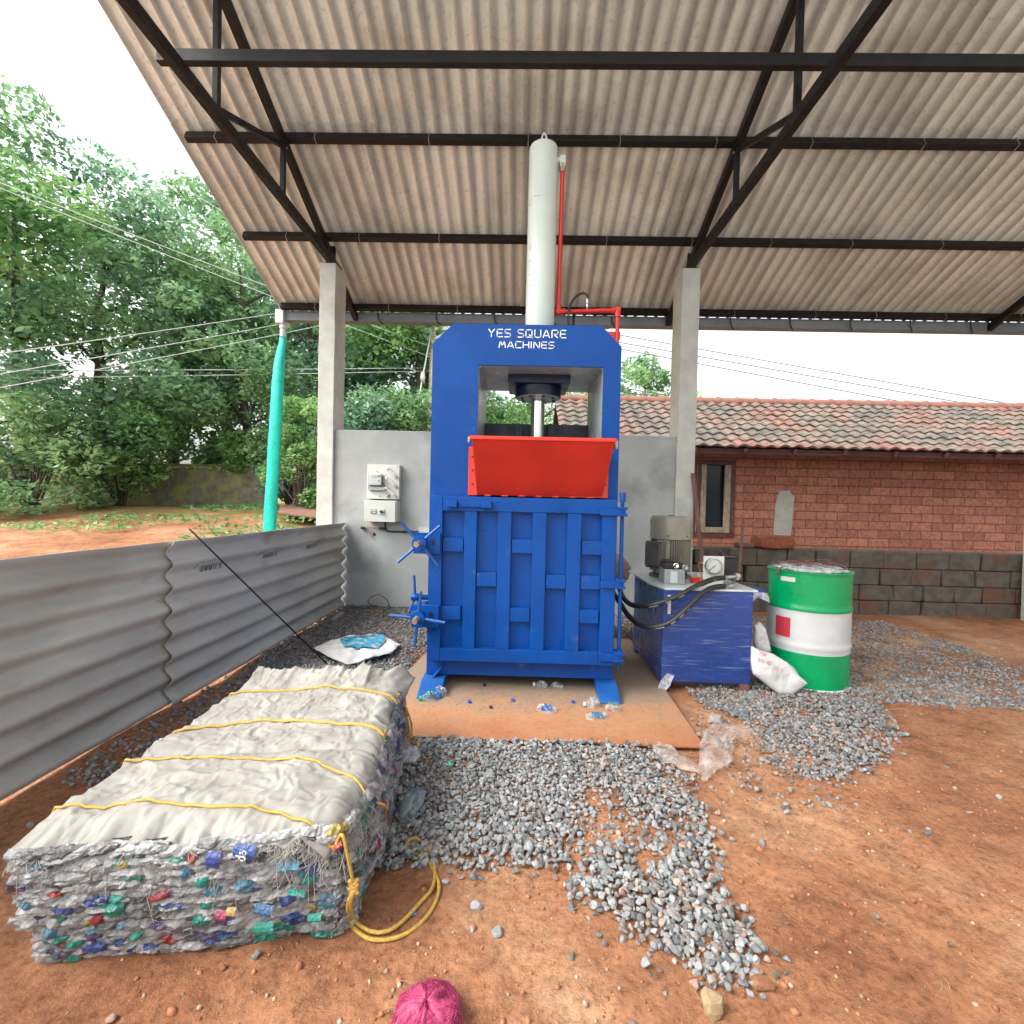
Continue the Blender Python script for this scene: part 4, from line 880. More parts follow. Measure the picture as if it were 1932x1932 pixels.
# screw clamps
def clamp(cx8, cy8, tips, by, bw):
    def E8(x, y, Y): return Vector(PY(734+.13485*x, 970.9+.13485*y, Y))
    c = bpy.data.objects.new('screw_clamp', None); C.objects.link(c); c.parent = door; c['_o'] = press['_o']
    p0 = E8(bw[0], by[0], 3.36); p1 = E8(bw[1], by[1], 3.36)
    m = MB(); m.box(p0.x, p1.x, 3.362, 3.376, p1.z, p0.z); m.box(p0.x+.004, p1.x-.002, 3.3765, 3.42, p1.z+.004, p1.z+.018); m.box(p0.x+.004, p1.x-.002, 3.3765, 3.42, p0.z-.018, p0.z-.004)
    m.box(p0.x+.004, p0.x+.018, 3.3765, 3.49, p1.z+.019, p0.z-.019)
    m.build('screw_clamp_bracket', 'blue', door, bevel=.003)
    hub = E8(cx8, cy8, 3.26)
    m = MB(); m.lathe([(.047, .055), (.050, .05), (.050, .0), (.047, -.004)], hub, 'y', 36); m.build('clamp_hub', 'blue', door, smooth=True, sharp=40)
    m = MB(); m.lathe([(.020, .10), (.020, -.085), (.017, -.09)], hub, 'y', 20); m.build('threaded_shaft', 'rustst', door, smooth=True, sharp=40)
    m = MB(); m.box(hub.x+.062, hub.x+.085, 3.358, 3.3615, hub.z-.016, hub.z+.022); m.build('slot', 'navy', door)
    for i, (tx, ty) in enumerate(tips):
        e = E8(tx, ty, 3.26+(.03 if i % 2 else -.01)); d = (e-(hub+Vector((0, .02, 0)))).normalized()
        m = MB(); m.tube([hub+Vector((0, .02, 0))+d*.04, e], .0105, 12); m.build('handle_bar', 'bluel', door, smooth=True, sharp=40)
    bpy.data.objects.remove(c)
clamp(420, 405, [(165, 105), (715, 155), (120, 670), (680, 710)], (250, 555), (340, 715))
clamp(395, 1455, [(450, 1080), (10, 1410), (785, 1512), (355, 1848)], (1265, 1590), (318, 690))
def E8(x, y, Y): return Vector(PY(734+.13485*x, 970.9+.13485*y, Y))
c = E8(365, 1155, 3.72)
m = MB(); m.lathe([(.026, -.028), (.029, -.024), (.029, .028), (.026, .032)], c, 'x', 24); m.build('side_clamp_hub', 'blue', press, smooth=True, sharp=40)
m = MB()
prof = []
for k in range(16): prof += [(.021, .032+k*.006), (.017, .035+k*.006)]
m.lathe(prof, c, 'x', 18); m.build('side_clamp_screw', 'bluel', press, smooth=True, sharp=30)
for (x, y) in ((350, 850), (275, 1375), (395, 1235)):
    m = MB(); e = E8(x, y, 3.70); d = (e-c).normalized(); m.tube([c+d*.02, e], .010, 12); m.build('side_clamp_handle', 'bluel', press, smooth=True, sharp=40)
p = E8(450, 1235, 3.72); m = MB(); m.box(p.x, -.656, 3.66, 3.80, p.z-.014, p.z); m.lathe([(.02, 0), (.017, .02)], (p.x+.04, 3.69, p.z), 'z', 12); m.build('side_bracket', 'blue', press, bevel=.003)
# feet
for x0, x1 in ((-.672, -.512), (.565, .705)):
    m = MB(); pr_ = [(3.262, .0125), (4.55, .0125), (4.55, .09), (3.44, .095), (3.40, .088), (3.268, .03)]
    m.prism([(x0, y, z) for y, z in pr_], (x1-x0, 0, 0)); m.build('foot', 'bluel', press, bevel=.004)
m = MB(); m.prism([(-.60, 3.498, .10), (-.60, 3.43, .10), (-.52, 3.498, .185)], (.01, 0, .0)); m.build('gusset', 'blue', press)
# red pipe
def B5(x, y, Y=3.95): return Vector(PY(1030+x*.07967, 532.8+y*.07967, Y))
top = Vector((pt[0]+.002, 3.9, pt[2]-.06)); el = B5(290, 700, 3.93)
ax = el.x; zz_ = el.z
m = MB(); m.tube([(top.x+.002, 3.9, top.z), (ax, 3.93, zz_)], .0165, 16)
rp0 = Vector((ax, 3.93, zz_)); rp1 = B5(1700, 660, 3.93); m.tube([rp0, rp1], .0175, 16); m.tube([rp1, (rp1.x+.006, 3.93, 2.25)], .0165, 16)
po = m.build('oil_pipe', 'pipe', press, smooth=True, sharp=40)
for p_, d1, d2 in ((rp0, Vector((0, 0, 1)), (rp1-rp0).normalized()), (rp1, Vector((0, 0, -1)), (rp0-rp1).normalized())):
    m = MB(); m.tube([p_-d1*.02, p_+d1*.055], .025, 16); m.tube([p_-d2*.02, p_+d2*.055], .025, 16); m.build('pipe_elbow', 'pipe', po, smooth=True, sharp=40)
m = MB(); m.lathe([(.02, .03), (.029, .03), (.029, -.02), (.02, -.03)], (top.x, 3.9, top.z), 'z', 6); m.build('pipe_nut', 'rustst', po)
m = MB(); t0 = B5(975, 660, 3.93); m.lathe([(.016, 0), (.008, .022), (.011, .024), (.011, .046), (.008, .05), (.012, .053), (.011, .088)], t0, 'z', 12); m.build('hose_fitting', 'steel', po, smooth=True, sharp=30)
m = MB(); hp = [B5(530, 1100, 3.9), B5(530, 900, 3.9), B5(545, 680, 3.9), B5(600, 500, 3.92), B5(720, 330, 3.94), B5(870, 255, 3.95), B5(965, 300, 3.94), B5(995, 370, 3.935), B5(988, 460, 3.93)]
m.tube(spline(hp, 6), .0095, 10); m.build('thin_hose', 'black', press, smooth=True)
m = MB(); m.tube(spline([B5(655, 760, 4.0), B5(650, 1100, 4.0)], 2), .010, 8); m.build('thin_hose', 'black', press, smooth=True)
m = MB(); b0 = B5(1620, 1240, 3.93); m.box(b0.x-.06, b0.x+.05, 3.94, 3.96, b0.z-.03, b0.z+.03); m.bar((b0.x-.05, 3.95, b0.z-.02), (b0.x+.05, 3.95, b0.z-.12), .015, .02); m.build('pipe_clamp', 'pipe', press, bevel=.003)
# ================================================================== HYDRAULIC POWER UNIT
pu = thing('hydraulic_power_unit', 'blue film-wrapped oil tank with olive electric motor and pressure gauge on top', 'hydraulic power unit', (1.39, 4.05, 0))
TX0, TX1, TY0, TY1, TZ0, TZ1 = 1.065, 1.725, 3.60, 4.50, .055, .735
m = MB(); m.box(TX0, TX1, TY0, TY1, TZ0, TZ1); m.build('oil_tank', 'tank', pu, bevel=.006)
for x, y in ((TX0, TY0), (TX1-.08, TY0), (TX0, TY1-.08), (TX1-.08, TY1-.08)):
    m = MB(); m.box(x+.005, x+.075, y+.005, y+.075, 0, TZ0-.001); m.build('tank_foot', 'tank' if x < 1.5 else 'rustrod', pu, bevel=.004)
m = MB(); m.prism([(TX0-.05, TY0+.22, TZ1+.001), (TX0+.01, TY0-.005, TZ1+.001), (TX1+.03, TY0-.005, TZ1+.001), (TX1+.03, TY1+.03, TZ1+.001), (TX0-.05, TY1+.03, TZ1+.001)], (0, 0, .014)); m.build('top_plate', pmat('pale_grey_lid_paint', (.62, .66, .64), (.5, .55, .54), 5, .3), pu, bevel=.002)
m = MB(); m.box(TX1+.002, TX1+.16, 3.74, 3.98, .655, .73); m.build('side_flange', 'tank', pu, bevel=.004)
m = MB(); m.pillow([(0, 0), (.17, -.03), (.19, -.1), (.10, -.06), (.05, -.1), (0, -.05)], (TX1+.0, 3.735, .735), (1, 0, 0), (0, 0, 1), -.008, .01, 30); m.build('torn_film', 'filmw', pu, smooth=True)
m = MB(); e = .009; rr = random.Random(8)
def wrapf(u, v):
    per = 2*((TX1-TX0)+(TY1-TY0)); s = u*per; z = TZ0-.01+v*(TZ1-TZ0+.03)
    w1 = TX1-TX0; d1 = TY1-TY0; b = e+.006*fbm(s*3, z*9, 4)
    if s < w1: return (TX0+s, TY0-b, z)
    s -= w1
    if s < d1: return (TX1+b, TY0+s, z)
    s -= d1
    if s < w1: return (TX1-s, TY1+b, z)
    s -= w1; return (TX0-b, TY1-s, z)
m.grid(160, 40, wrapf); m.build('stretch_film', 'film', pu, smooth=True)
p = G(1245, 1288); m = MB(); m.pillow([(-.03, -.01), (.03, -.03), (.06, .02), (.09, .09), (.04, .11), (-.01, .05)], (TX0+.0, TY0-.025, .02), (1, 0, 0), (0, 0, 1), -.02, .02, 25, seed=3); m.build('torn_film', 'filmw', pu, smooth=True)
# sight gauge
m = MB(); a = PY(1262, 1122, 3.59); m.box(a[0]-.01, a[0]+.012, 3.570, 3.589, a[2]-.14, a[2]); m.build('sight_glass', 'white', pu, bevel=.003)
# motor
mc = PY(1266, 1000, 4.22); mx, my = mc[0], 4.22
def zz(y, Y=4.22): return PY(1266, y, Y)[2]
zt, zm, zl = zz(973), zz(1016), zz(1070)
R0 = 38/920*4.22
m = MB(); m.lathe([(R0, zm), (R0, zt-.04), (R0*.97, zt-.018), (R0*.90, zt-.003), (R0*.82, zt), (R0*.8, zt-.004)], (mx, my, 0), n=56); fc = m.build('fan_cover', 'motor', pu, smooth=True, sharp=35)
m = MB(); m.box(mx-.02, mx+.02, my-.02, my+.02, zt-.004, zt+.006); m.build('cover_cap', 'motord', fc)
for a in (-2.0, -1.05):
    m = MB(); m.lathe([(.006, -.006), (.006, .006)], (mx+R0*math.cos(a), my+R0*math.sin(a), zm+.03), 'y', 8); m.build('screw', 'ink', fc)
m = MB(); m.lathe([(R0*.80, .77), (R0*.80, zm-.001)], (mx, my, 0), n=40); mbod = m.build('motor_body', 'motord', pu, smooth=True, sharp=40)
for k in range(56):
    a = 2*math.pi*k/56
    if 175 < math.degrees(a) < 248: continue
    m = MB(); d = Vector((math.cos(a), math.sin(a), 0)); c0 = Vector((mx, my, 0))+d*R0*.875
    m.bar(c0+Vector((0, 0, .80)), c0+Vector((0, 0, zm-.004)), R0*.15, .005, up=d.cross(Vector((0, 0, 1)))); m.build('cooling_fin', 'motor', mbod)
m = MB()
tb = Matrix.Rotation(rad(33), 4, 'Z')
def tbx(x0, x1, y0, y1, z0, z1, mm):
    q = MB(); q.box(x0, x1, y0, y1, z0, z1)
    mm.add([tuple(Vector((mx, my, 0))+tb@Vector(v)) for v in q.v], q.f)
tbx(-.215, -.13, -.085, .085, .83, zm-.02, m); mt = m.build('terminal_box', 'motord', pu, bevel=.008)
m = MB(); tbx(-.232, -.216, -.075, .075, .85, zm-.03, m); m.build('terminal_lid', 'motord', mt, bevel=.004)
m = MB(); 
for z_ in (.87, zm-.05): tbx(-.244, -.228, -.085, -.06, z_-.015, z_+.015, m)
m.build('lid_lug', 'motord', mt, bevel=.003)
m = MB(); a_ = rad(232); d = Vector((math.cos(a_), math.sin(a_), 0)); c0 = Vector((mx, my, 0))+d*R0*.93
m.bar(c0+Vector((0, 0, .79)), c0+Vector((0, 0, zm-.006)), .03, .10, up=d.cross(Vector((0, 0, 1)))); m.build('name_plate_pad', 'motor', mbod, bevel=.006)
m = MB(); m.bar(c0+d*.017+Vector((0, 0, .86)), c0+d*.017+Vector((0, 0, .98)), .01, .05, up=d.cross(Vector((0, 0, 1)))); m.build('lifting_lug', 'motor', mbod, bevel=.004)
m = MB(); m.lathe([(R0*1.0, .752), (R0*1.0, .768), (R0*.72, .785), (R0*.7, .80)], (mx, my, 0), n=40); m.build('motor_flange', 'motord', pu, smooth=True, sharp=35)
for a in (-2.4, -1.9, -1.2, -.7):
    m = MB(); c1 = Vector((mx+R0*.85*math.cos(a), my+R0*.85*math.sin(a), .75)); m.bar(c1, c1+Vector((math.cos(a)*-.02, math.sin(a)*-.02, .05)), .014, .03); m.build('flange_rib', 'motord', pu)
# valve block
a = PY(1254, 1070, 3.78); b = PY(1292, 1103, 3.78)
m = MB(); m.box(a[0], b[0], 3.78, 3.93, .751, .751+.115); vb = m.build('valve_block', pmat('zinc_plated_block', (.42, .46, .46), (.32, .36, .37), 14, .35, metal=.5), pu, bevel=.004)
m = MB(); m.box(a[0]+.045, a[0]+.10, 3.776, 3.7795, .76, .85); m.build('block_label', 'cream', vb)
m = MB(); m.box(a[0]+.004, b[0]-.02, 3.79, 3.92, .867, .915); m.box(a[0]+.012, a[0]+.07, 3.80, 3.90, .9155, .935); m.build('solenoid', 'black', vb, bevel=.005)
for k in (0, 1):
    m = MB(); m.lathe([(.02, 0), (.021, -.03), (.017, -.032), (.017, -.05), (.012, -.058)], (a[0]+.085+k*.07, 3.80, .895-k*.012), 'y', 18); m.build('valve_knob', 'chrome' if k == 0 else 'steel', vb, smooth=True, sharp=35)
# gauge
g0 = PY(1328, 1049, 3.72); g1 = PY(1366, 1091, 3.72)
m = MB(); m.box(g0[0], g1[0], 3.72, 3.73, .751, g0[2]); gp = m.build('gauge_panel', 'cream', pu, bevel=.004)
gc = PY(1346.5, 1068, 3.70); gr = 15.8/920*3.7
m = MB(); m.lathe([(gr, .018), (gr, -.01), (gr*.97, -.018), (gr*.86, -.02), (gr*.80, -.012)], (gc[0], 3.70, gc[2]), 'y', 48); gg = m.build('pressure_gauge', 'steel', pu, smooth=True, sharp=40)
m = MB(); m.lathe([(gr*.80, 0), (gr*.80, -.0015)], (gc[0], 3.6870, gc[2]), 'y', 40); m.build('dial', 'white', gg)
m = MB(); m.bar((gc[0]+.006, 3.683, gc[2]+.006), (gc[0]-gr*.62, 3.683, gc[2]-gr*.5), .003, .003)
for k in range(11):
    a_ = rad(225-k*27); m.bar((gc[0]+gr*.64*math.cos(a_), 3.6845, gc[2]+gr*.64*math.sin(a_)), (gc[0]+gr*.74*math.cos(a_), 3.6845, gc[2]+gr*.74*math.sin(a_)), .0015, .002)
m.build('needle', 'ink', gg)
a = PY(1367, 1053, 3.80); b = PY(1393, 1083, 3.80)
m = MB(); m.box(a[0], b[0], 3.80, 3.95, .80, a[2]); m.box(a[0]+.01, b[0]-.01, 3.79, 3.90, a[2]+.001, a[2]+.01); dv = m.build('directional_valve', 'black', pu, bevel=.005)
m = MB(); lp = PY(1358, 1050, 3.85); m.tube([(lp[0], 3.85, .85), (lp[0]+.002, 3.85, lp[2]+.02)], .004, 8); m.build('lever', 'steel', dv)
m = MB(); m.lathe([(.009, 0), (.011, .03), (.009, .055), (.004, .06)], (lp[0]+.002, 3.85, lp[2]+.005), 'z', 12); m.build('lever_grip', 'black', dv, smooth=True)
m = MB(); a = PY(1366, 1087, 3.72); m.tube([(a[0]-.01, 3.66, a[2]), (a[0]+.06, 3.67, a[2]+.006)], .014, 12); m.lathe([(.02, -.01), (.02, .02)], (a[0]+.075, 3.67, a[2]+.008), 'x', 6); m.lathe([(.018, -.03), (.018, .02)], (a[0]+.09, 3.70, a[2]+.008), 'z', 12); m.tube([(a[0]-.01, 3.62, a[2]-.06), (a[0]+.03, 3.63, a[2]-.055)], .014, 12); m.tube([(a[0]+.03, 3.63, a[2]-.055), (a[0]+.08, 3.72, a[2]-.03)], .012, 10); m.build('hose_coupling', 'steel', pu, smooth=True, sharp=35)
m = MB(); a = PY(1304, 1080, 3.9); b = PY(1329, 1090, 3.9); m.box(a[0], b[0], 3.88, 3.93, .752, .79); m.build('level_label_block', 'redo', pu, bevel=.004)
m = MB(); a = PY(1322, 1077, 4.05); m.lathe([(.04, .752), (.04, .79), (.034, .80)], (a[0], 4.05, 0), n=20); m.build('filler_cap', 'white', pu, smooth=True, sharp=35)
m = MB(); m.tube(spline([PY(1328, 1064, 3.76), PY(1322, 1061, 3.78), PY(1318, 1066, 3.80), PY(1322, 1080, 3.84), (PY(1323, 1085, 3.85)[0], 3.85, .755)], 5), .0045, 8); m.build('capillary_tube', 'copper', pu, smooth=True)
for k, pts in enumerate(([(1366, 1090, 3.62), (1345, 1093, 3.58), (1318, 1104, 3.54), (1280, 1124, 3.52), (1240, 1139, 3.54), (1208, 1143, 3.62), (1188, 1139, 3.72), (1174, 1124, 3.85), (1165, 1100, 3.98), (1150, 1080, 4.05)],
                      [(1366, 1106, 3.62), (1345, 1109, 3.56), (1322, 1122, 3.53), (1296, 1148, 3.50), (1265, 1174, 3.50), (1232, 1183, 3.55), (1206, 1178, 3.64), (1186, 1162, 3.75), (1170, 1138, 3.88), (1152, 1110, 4.0)])):
    m = MB(); m.tube(spline([PY(*p) for p in pts], 8), .0195, 14); hz = m.build('hydraulic_hose', 'black', pu, smooth=True)
    m = MB(); sp = spline([PY(*p) for p in pts], 8); rr = random.Random(k)
    i = 6
    while i < 60:
        L_ = rr.choice((2, 3, 5)); seg = [q+Vector((0, -.0172, -.009)) for q in sp[i:i+L_]]
        if len(seg) > 1: m.tube(seg, .0022, 5)
        i += L_+rr.choice((1, 2))
    m.build('hose_print', 'white', hz)
# ================================================================== DRUMS
def drum(name, c, label, bands, r=.288, h=.88, red=True):
    t = thing(name, label, 'drum', (c[0], c[1], 0), 'painted steel drums')
    def prof(z0, z1):
        out = []; k = 20
        for i in range(k+1):
            z = z0+(z1-z0)*i/k; bulge = .008*(math.exp(-((z-.32)/.018)**2)+math.exp(-((z-.60)/.018)**2)); out.append((r+bulge, z))
        return out
    for z0, z1, mt_ in bands:
        m = MB(); m.lathe(prof(z0, z1), (c[0], c[1], 0), n=56); m.build('painted_band', mt_, t, smooth=True, sharp=50)
    m = MB(); m.lathe([(r+.008, h-.012), (r+.010, h), (r+.002, h+.002), (r-.012, h-.002), (r-.02, h-.02)], (c[0], c[1], 0), n=56); m.build('lid', 'green', t, smooth=True, sharp=40)
    m = MB(); m.lathe([(r+.006, .0), (r+.009, .008), (r+.002, .016)], (c[0], c[1], 0), n=56); m.build('bottom_rim', 'dwhite', t, smooth=True)
    return t
dc = (2.30, 3.90)
dr = drum('steel_drum', dc, 'green and white painted steel drum with red patch right of the power unit', [(.012, .27, 'green'), (.2705, .585, 'dwhite'), (.5855, .872, 'green')])
def onDrum(c, r, a0, a1, z0, z1, m_, parent, name, n=8, sk=0):
    m = MB(); vs = []
    for i in range(n+1):
        a = a0+(a1-a0)*i/n; 
        for z in (z0, z1): vs.append((c[0]+r*math.cos(a), c[1]+r*math.sin(a), z+sk*i/n))
    m.add(vs, [(2*i, 2*i+2, 2*i+3, 2*i+1) for i in range(n)]); return m.build(name, m_, parent, smooth=True)
onDrum(dc, .2915, rad(193), rad(217), .375, .525, 'dred', dr, 'red_patch')
onDrum(dc, .2915, rad(200), rad(222), .80, .835, 'cream', dr, 'paper_label', sk=-.0)
m = MB(); rr = random.Random(3)
m.pillow([(-.2, -.2), (0, -.26), (.2, -.18), (.26, 0), (.15, .2), (-.1, .24), (-.25, .1)], (dc[0], dc[1], .885), (1, 0, 0), (0, 1, 0), .03, .02, 14, flat=.1); o = m.build('crumpled_film', 'filmw', smooth=True, org=(dc[0], dc[1], .885)); tag(o, 'crumpled clear plastic film and wires heaped on the green drum lid', 'plastic film')
m = MB()
for k in range(5):
    pts = [(dc[0]+rr.uniform(-.27, .2), dc[1]+rr.uniform(-.25, .1), .90+rr.uniform(0, .05)) for _ in range(5)]; m.tube(spline(pts, 6), .004, 6)
m.tube(spline([(dc[0]-.27, dc[1]-.1, .90), (dc[0]-.31, dc[1]-.12, .88), (dc[0]-.30, dc[1]-.11, .84)], 4), .008, 6)
tag(m.build('wire_tangle', 'rustrod', org=(dc[0], dc[1], .9), smooth=True), 'tangle of thin brown wire lying on the green drum lid', 'wire')
d2 = drum('steel_drum', (.78, 5.0), 'dark green and white drum glimpsed between the press and the power unit', [(.012, .30, 'dwhite'), (.3005, .62, 'green')], r=.16, h=.60)
for ch in d2.children:
    pass
m = MB(); m.pillow([(-.16, -.14), (.02, -.18), (.18, -.1), (.24, .04), (.1, .17), (-.12, .15), (-.2, 0)], (.86, 4.85, .66), (1, 0, 0), (0, 0, 1), .0, .0) if False else None
m = MB(); m.pillow([(-.17, -.1), (0, -.14), (.17, -.1), (.2, .03), (.1, .15), (-.08, .16), (-.18, .06)], (.90, 4.80, .72), (1, 0, 0), (0, 0, 1), -.10, .03, 9, flat=1, seed=4)
o = m.build('dusty_sack', pmat('brown_dusty_sack', (.34, .25, .20), (.24, .17, .14), 8, .8, .4, 40), smooth=True, org=(.9, 4.8, .62)); tag(o, 'brown dusty sack on top of the half hidden drum behind the press', 'sack')
# white sacks beside the power unit
def E4(x, y, Y): return Vector(PY(1408.8+x*.141, 1053.8+y*.141, Y))
def poly3(pts, Y): return [E4(x, y, Y) for x, y in pts]
def sackmesh(pts, Y, th, wr, ws, seed, name, mat_, label, cat='sack', lean=0):
    P3 = poly3(pts, Y); c = sum(P3, Vector())/len(P3); m = MB()
    m.pillow([(p.x-c.x, p.z-c.z) for p in P3], c, (1, 0, 0), Vector((0, lean, 1)), -th, wr, ws, seed=seed, flat=.6, rings=22, na=72)
    o = m.build(name, mat_, smooth=True, org=(c.x, c.y, 0)); tag(o, label, cat, 'white sacks between power unit and drum'); return o, c
sackm = pmat('white_woven_sack', (.64, .63, .62), (.52, .51, .50), 7, .6, .35, 60, c3=(.42, .30, .25), s3=6, l3=.62, h3=.85, bdist=.006)
sk2, c2_ = sackmesh([(92, 890), (160, 838), (240, 925), (290, 1080), (335, 1250), (240, 1290), (130, 1230), (88, 1100)], 3.72, .05, .08, 8, 2, 'white_sack', sackm, 'crumpled white sack standing upright against the power unit side', lean=-.1)
sk1, c1_ = sackmesh([(95, 1190), (200, 1240), (380, 1290), (560, 1400), (700, 1570), (800, 1660), (705, 1720), (560, 1800), (400, 1790), (280, 1700), (80, 1540), (70, 1370)], 3.56, .075, .095, 6, 5, 'white_sack', sackm, 'full white sack with red lettering slumped on the gravel before the drum', lean=.25)
def sack_text(txt, x, y, x2, y2, h):
    a = E4(x, y, 3.44); b = E4(x2, y2, 3.43); m = MB(); U = (b-a); L = U.length; U.normalize()
    V = Vector((0, 0, 1)); V = (V-U*V.dot(U)).normalized(); lettering(m, txt, a, U, V, L, h, .16, .3, 0); return m.build('red_lettering', pmat('faded_red_ink', (.50, .16, .14), None, rough=.8), sk1)
sack_text('FOR', 170, 1290, 255, 1312, .020); sack_text('BAG NO', 150, 1372, 315, 1425, .022); sack_text('25 5', 345, 1480, 480, 1522, .022)
# ================================================================== BALE
bale = thing('plastic_bale', 'big roped bale of crushed plastic bottles topped with an off-white woven sack', 'bale', (-.95, 2.0, 0))
BZ = .36
def bx_right(y, z):   # bulging right side
    t = (y-1.44)/(2.5-1.44); base = np.interp(y, [1.42, 1.50, 1.67, 2.03, 2.5, 2.6], [-.56, -.515, -.50, -.545, -.60, -.62])
    return base+.03*math.sin(math.pi*min(1, max(0, z/BZ)))-.035*(1-min(1, z/.12))
def by_front(x, z):
    y = np.interp(x, [-1.40, -.85, -.55], [1.30, 1.375, 1.45]); return y+.06*(1-z/BZ)**1-.02*math.sin(math.pi*z/BZ)
m = MB(); ncx = 60; ncz = 30
m.grid(90, 36, lambda u, v: (lambda x, z: (x, by_front(x, z)+.03+.02*fbm(x*9, z*30, 2), z))(-1.37+u*.78, v*BZ))
m.grid(110, 36, lambda u, v: (lambda y, z: (bx_right(y, z)-.035+.02*fbm(y*9, z*30, 6), y, z))(1.50+u*1.0, v*BZ))
m.grid(40, 20, lambda u, v: (-1.37+.02*fbm(u*9, v*9, 1), 1.42+u*1.05, v*BZ)); m.grid(40, 20, lambda u, v: (-1.38+u*.8, 2.5+.02*fbm(u*9, v*9, 3), v*BZ))
m.build('packed_core', 'core', bale, smooth=True)
R = random.Random(77)
COLS = [((.60, .61, .61), 30), ((.45, .46, .47), 20), ((.72, .73, .73), 16), ((.25, .25, .26), 14), ((.0, .40, .29), 3.2), ((.02, .09, .38), 3.2), ((.10, .34, .50), 2), ((.50, .03, .04), 2.2), ((.12, .07, .20), 2), ((.6, .45, .08), .6), ((.82, .82, .82), 6), ((.12, .11, .11), 9)]
def pick():
    t = R.uniform(0, sum(w_ for _, w_ in COLS))
    for c_, w_ in COLS:
        t -= w_
        if t <= 0: return c_
    return COLS[0][0]
def piece(m, face, s, z, L, H, col, out=.0):
    sd_ = R.uniform(0, 99); tilt = R.uniform(-.35, .35)*(0 if face == 'c' else 1); nu, nv = 9, 5; bow = R.uniform(.006, .022)
    def fn(u, v):
        a = (u-.5)*L; b = (v-.5)*H*(1-.5*abs(u-.5)); ss = s+a; ss = min(ss, -.55+.015*math.sin(z*40)) if face == 'f' else ss if face == 'c' else max(ss, 1.46); z_ = z+b+a*tilt*.35+.006*fbm(a*25, sd_, v*2)
        d = bow*math.sin(math.pi*v)*(.5+.5*math.sin(math.pi*u))+.010*fbm(ss*40, z_*60, sd_, 3)+out
        z_ = max(.005, min(BZ+.012, z_))
        if face == 'f': return (ss, by_front(ss, z_)-d, z_)
        if face == 'c':
            an = (ss-.5)*math.pi/2*1.15-math.pi/4; rr_ = .065+d; return (-.575+rr_*math.cos(an), 1.50+rr_*math.sin(an)+.04*(1-z_/BZ), z_)
        if face == 'l':
            return (-1.395-d, max(1.40, ss), z_)
        return (bx_right(ss, z_)+d, ss, z_)
    m.grid(nu, nv, fn, col)
bulk = MB(); nind = 0
for face, a0, a1, n in (('f', -1.38, -.52, 640), ('r', 1.42, 2.50, 780), ('c', -.2, 1.2, 150), ('l', 1.4, 2.4, 200)):
    rows = 11
    for k in range(n):
        r_ = k % rows; z = (r_+.5)/rows*BZ+R.uniform(-.012, .012); s = R.uniform(a0+.03, a1-.03); L = R.uniform(.05, .13)*(6 if face == 'c' else 1); H = R.uniform(.025, .055); c = pick()
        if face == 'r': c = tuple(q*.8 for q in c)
        vivid = max(c)-min(c) > .25 and face in 'fr'
        if vivid: L *= .55
        if vivid and nind < 90:
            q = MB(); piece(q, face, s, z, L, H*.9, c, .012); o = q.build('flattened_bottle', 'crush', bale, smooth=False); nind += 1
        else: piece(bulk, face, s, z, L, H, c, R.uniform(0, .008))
tag(bulk.build('crushed_bottles', 'crush', bale), kind='stuff')
# a few labelled bottles
def lab(px, py, wpx, hpx, col, txt=None, rot=0, tcol='whitep'):
    p = PY(px, py, 1.40); z = p[2]; x = p[0]; y = by_front(x, z)-.034; k = y/920; m = MB(); w_, h_ = wpx*k, hpx*k
    ca, sa = math.cos(rad(rot)), math.sin(rad(rot))
    m.grid(9, 5, lambda u, v: (x+(u-.5)*w_*ca-(v-.5)*h_*sa, y-.012*math.sin(math.pi*v)+.003*fbm(u*4, v*4, px), z+(u-.5)*w_*sa+(v-.5)*h_*ca), col); o = m.build('bottle_label', 'crush', bale)
    if txt:
        m = MB(); U = Vector((sa, 0, -ca)) if False else Vector((-sa, 0, ca)); V = Vector((-ca, 0, -sa))
        lettering(m, txt, Vector((x, y-.016, z))-U*h_*.32-V*w_*.12, U, V, h_*.66, w_*.42, .16, .35, 0); m.build('lettering', tcol, o)
lab(477, 1590, 42, 28, (.01, .10, .50), 'da', -8); lab(428, 1596, 26, 34, (.02, .06, .42)); lab(548, 1632, 44, 22, (.12, .42, .62), None, 6)
lab(434, 1707, 22, 22, (.55, .04, .12)); lab(450, 1703, 18, 20, (.75, .50, .10)); lab(502, 1712, 34, 24, (.04, .20, .48), None, -10); lab(636, 1602, 20, 12, (.70, .08, .04), None, 40); lab(585, 1752, 26, 18, (.0, .50, .36), None, 5); lab(560, 1687, 34, 12, (.0, .50, .38), None, -8); lab(498, 1755, 38, 26, (.0, .46, .34), None, 5)
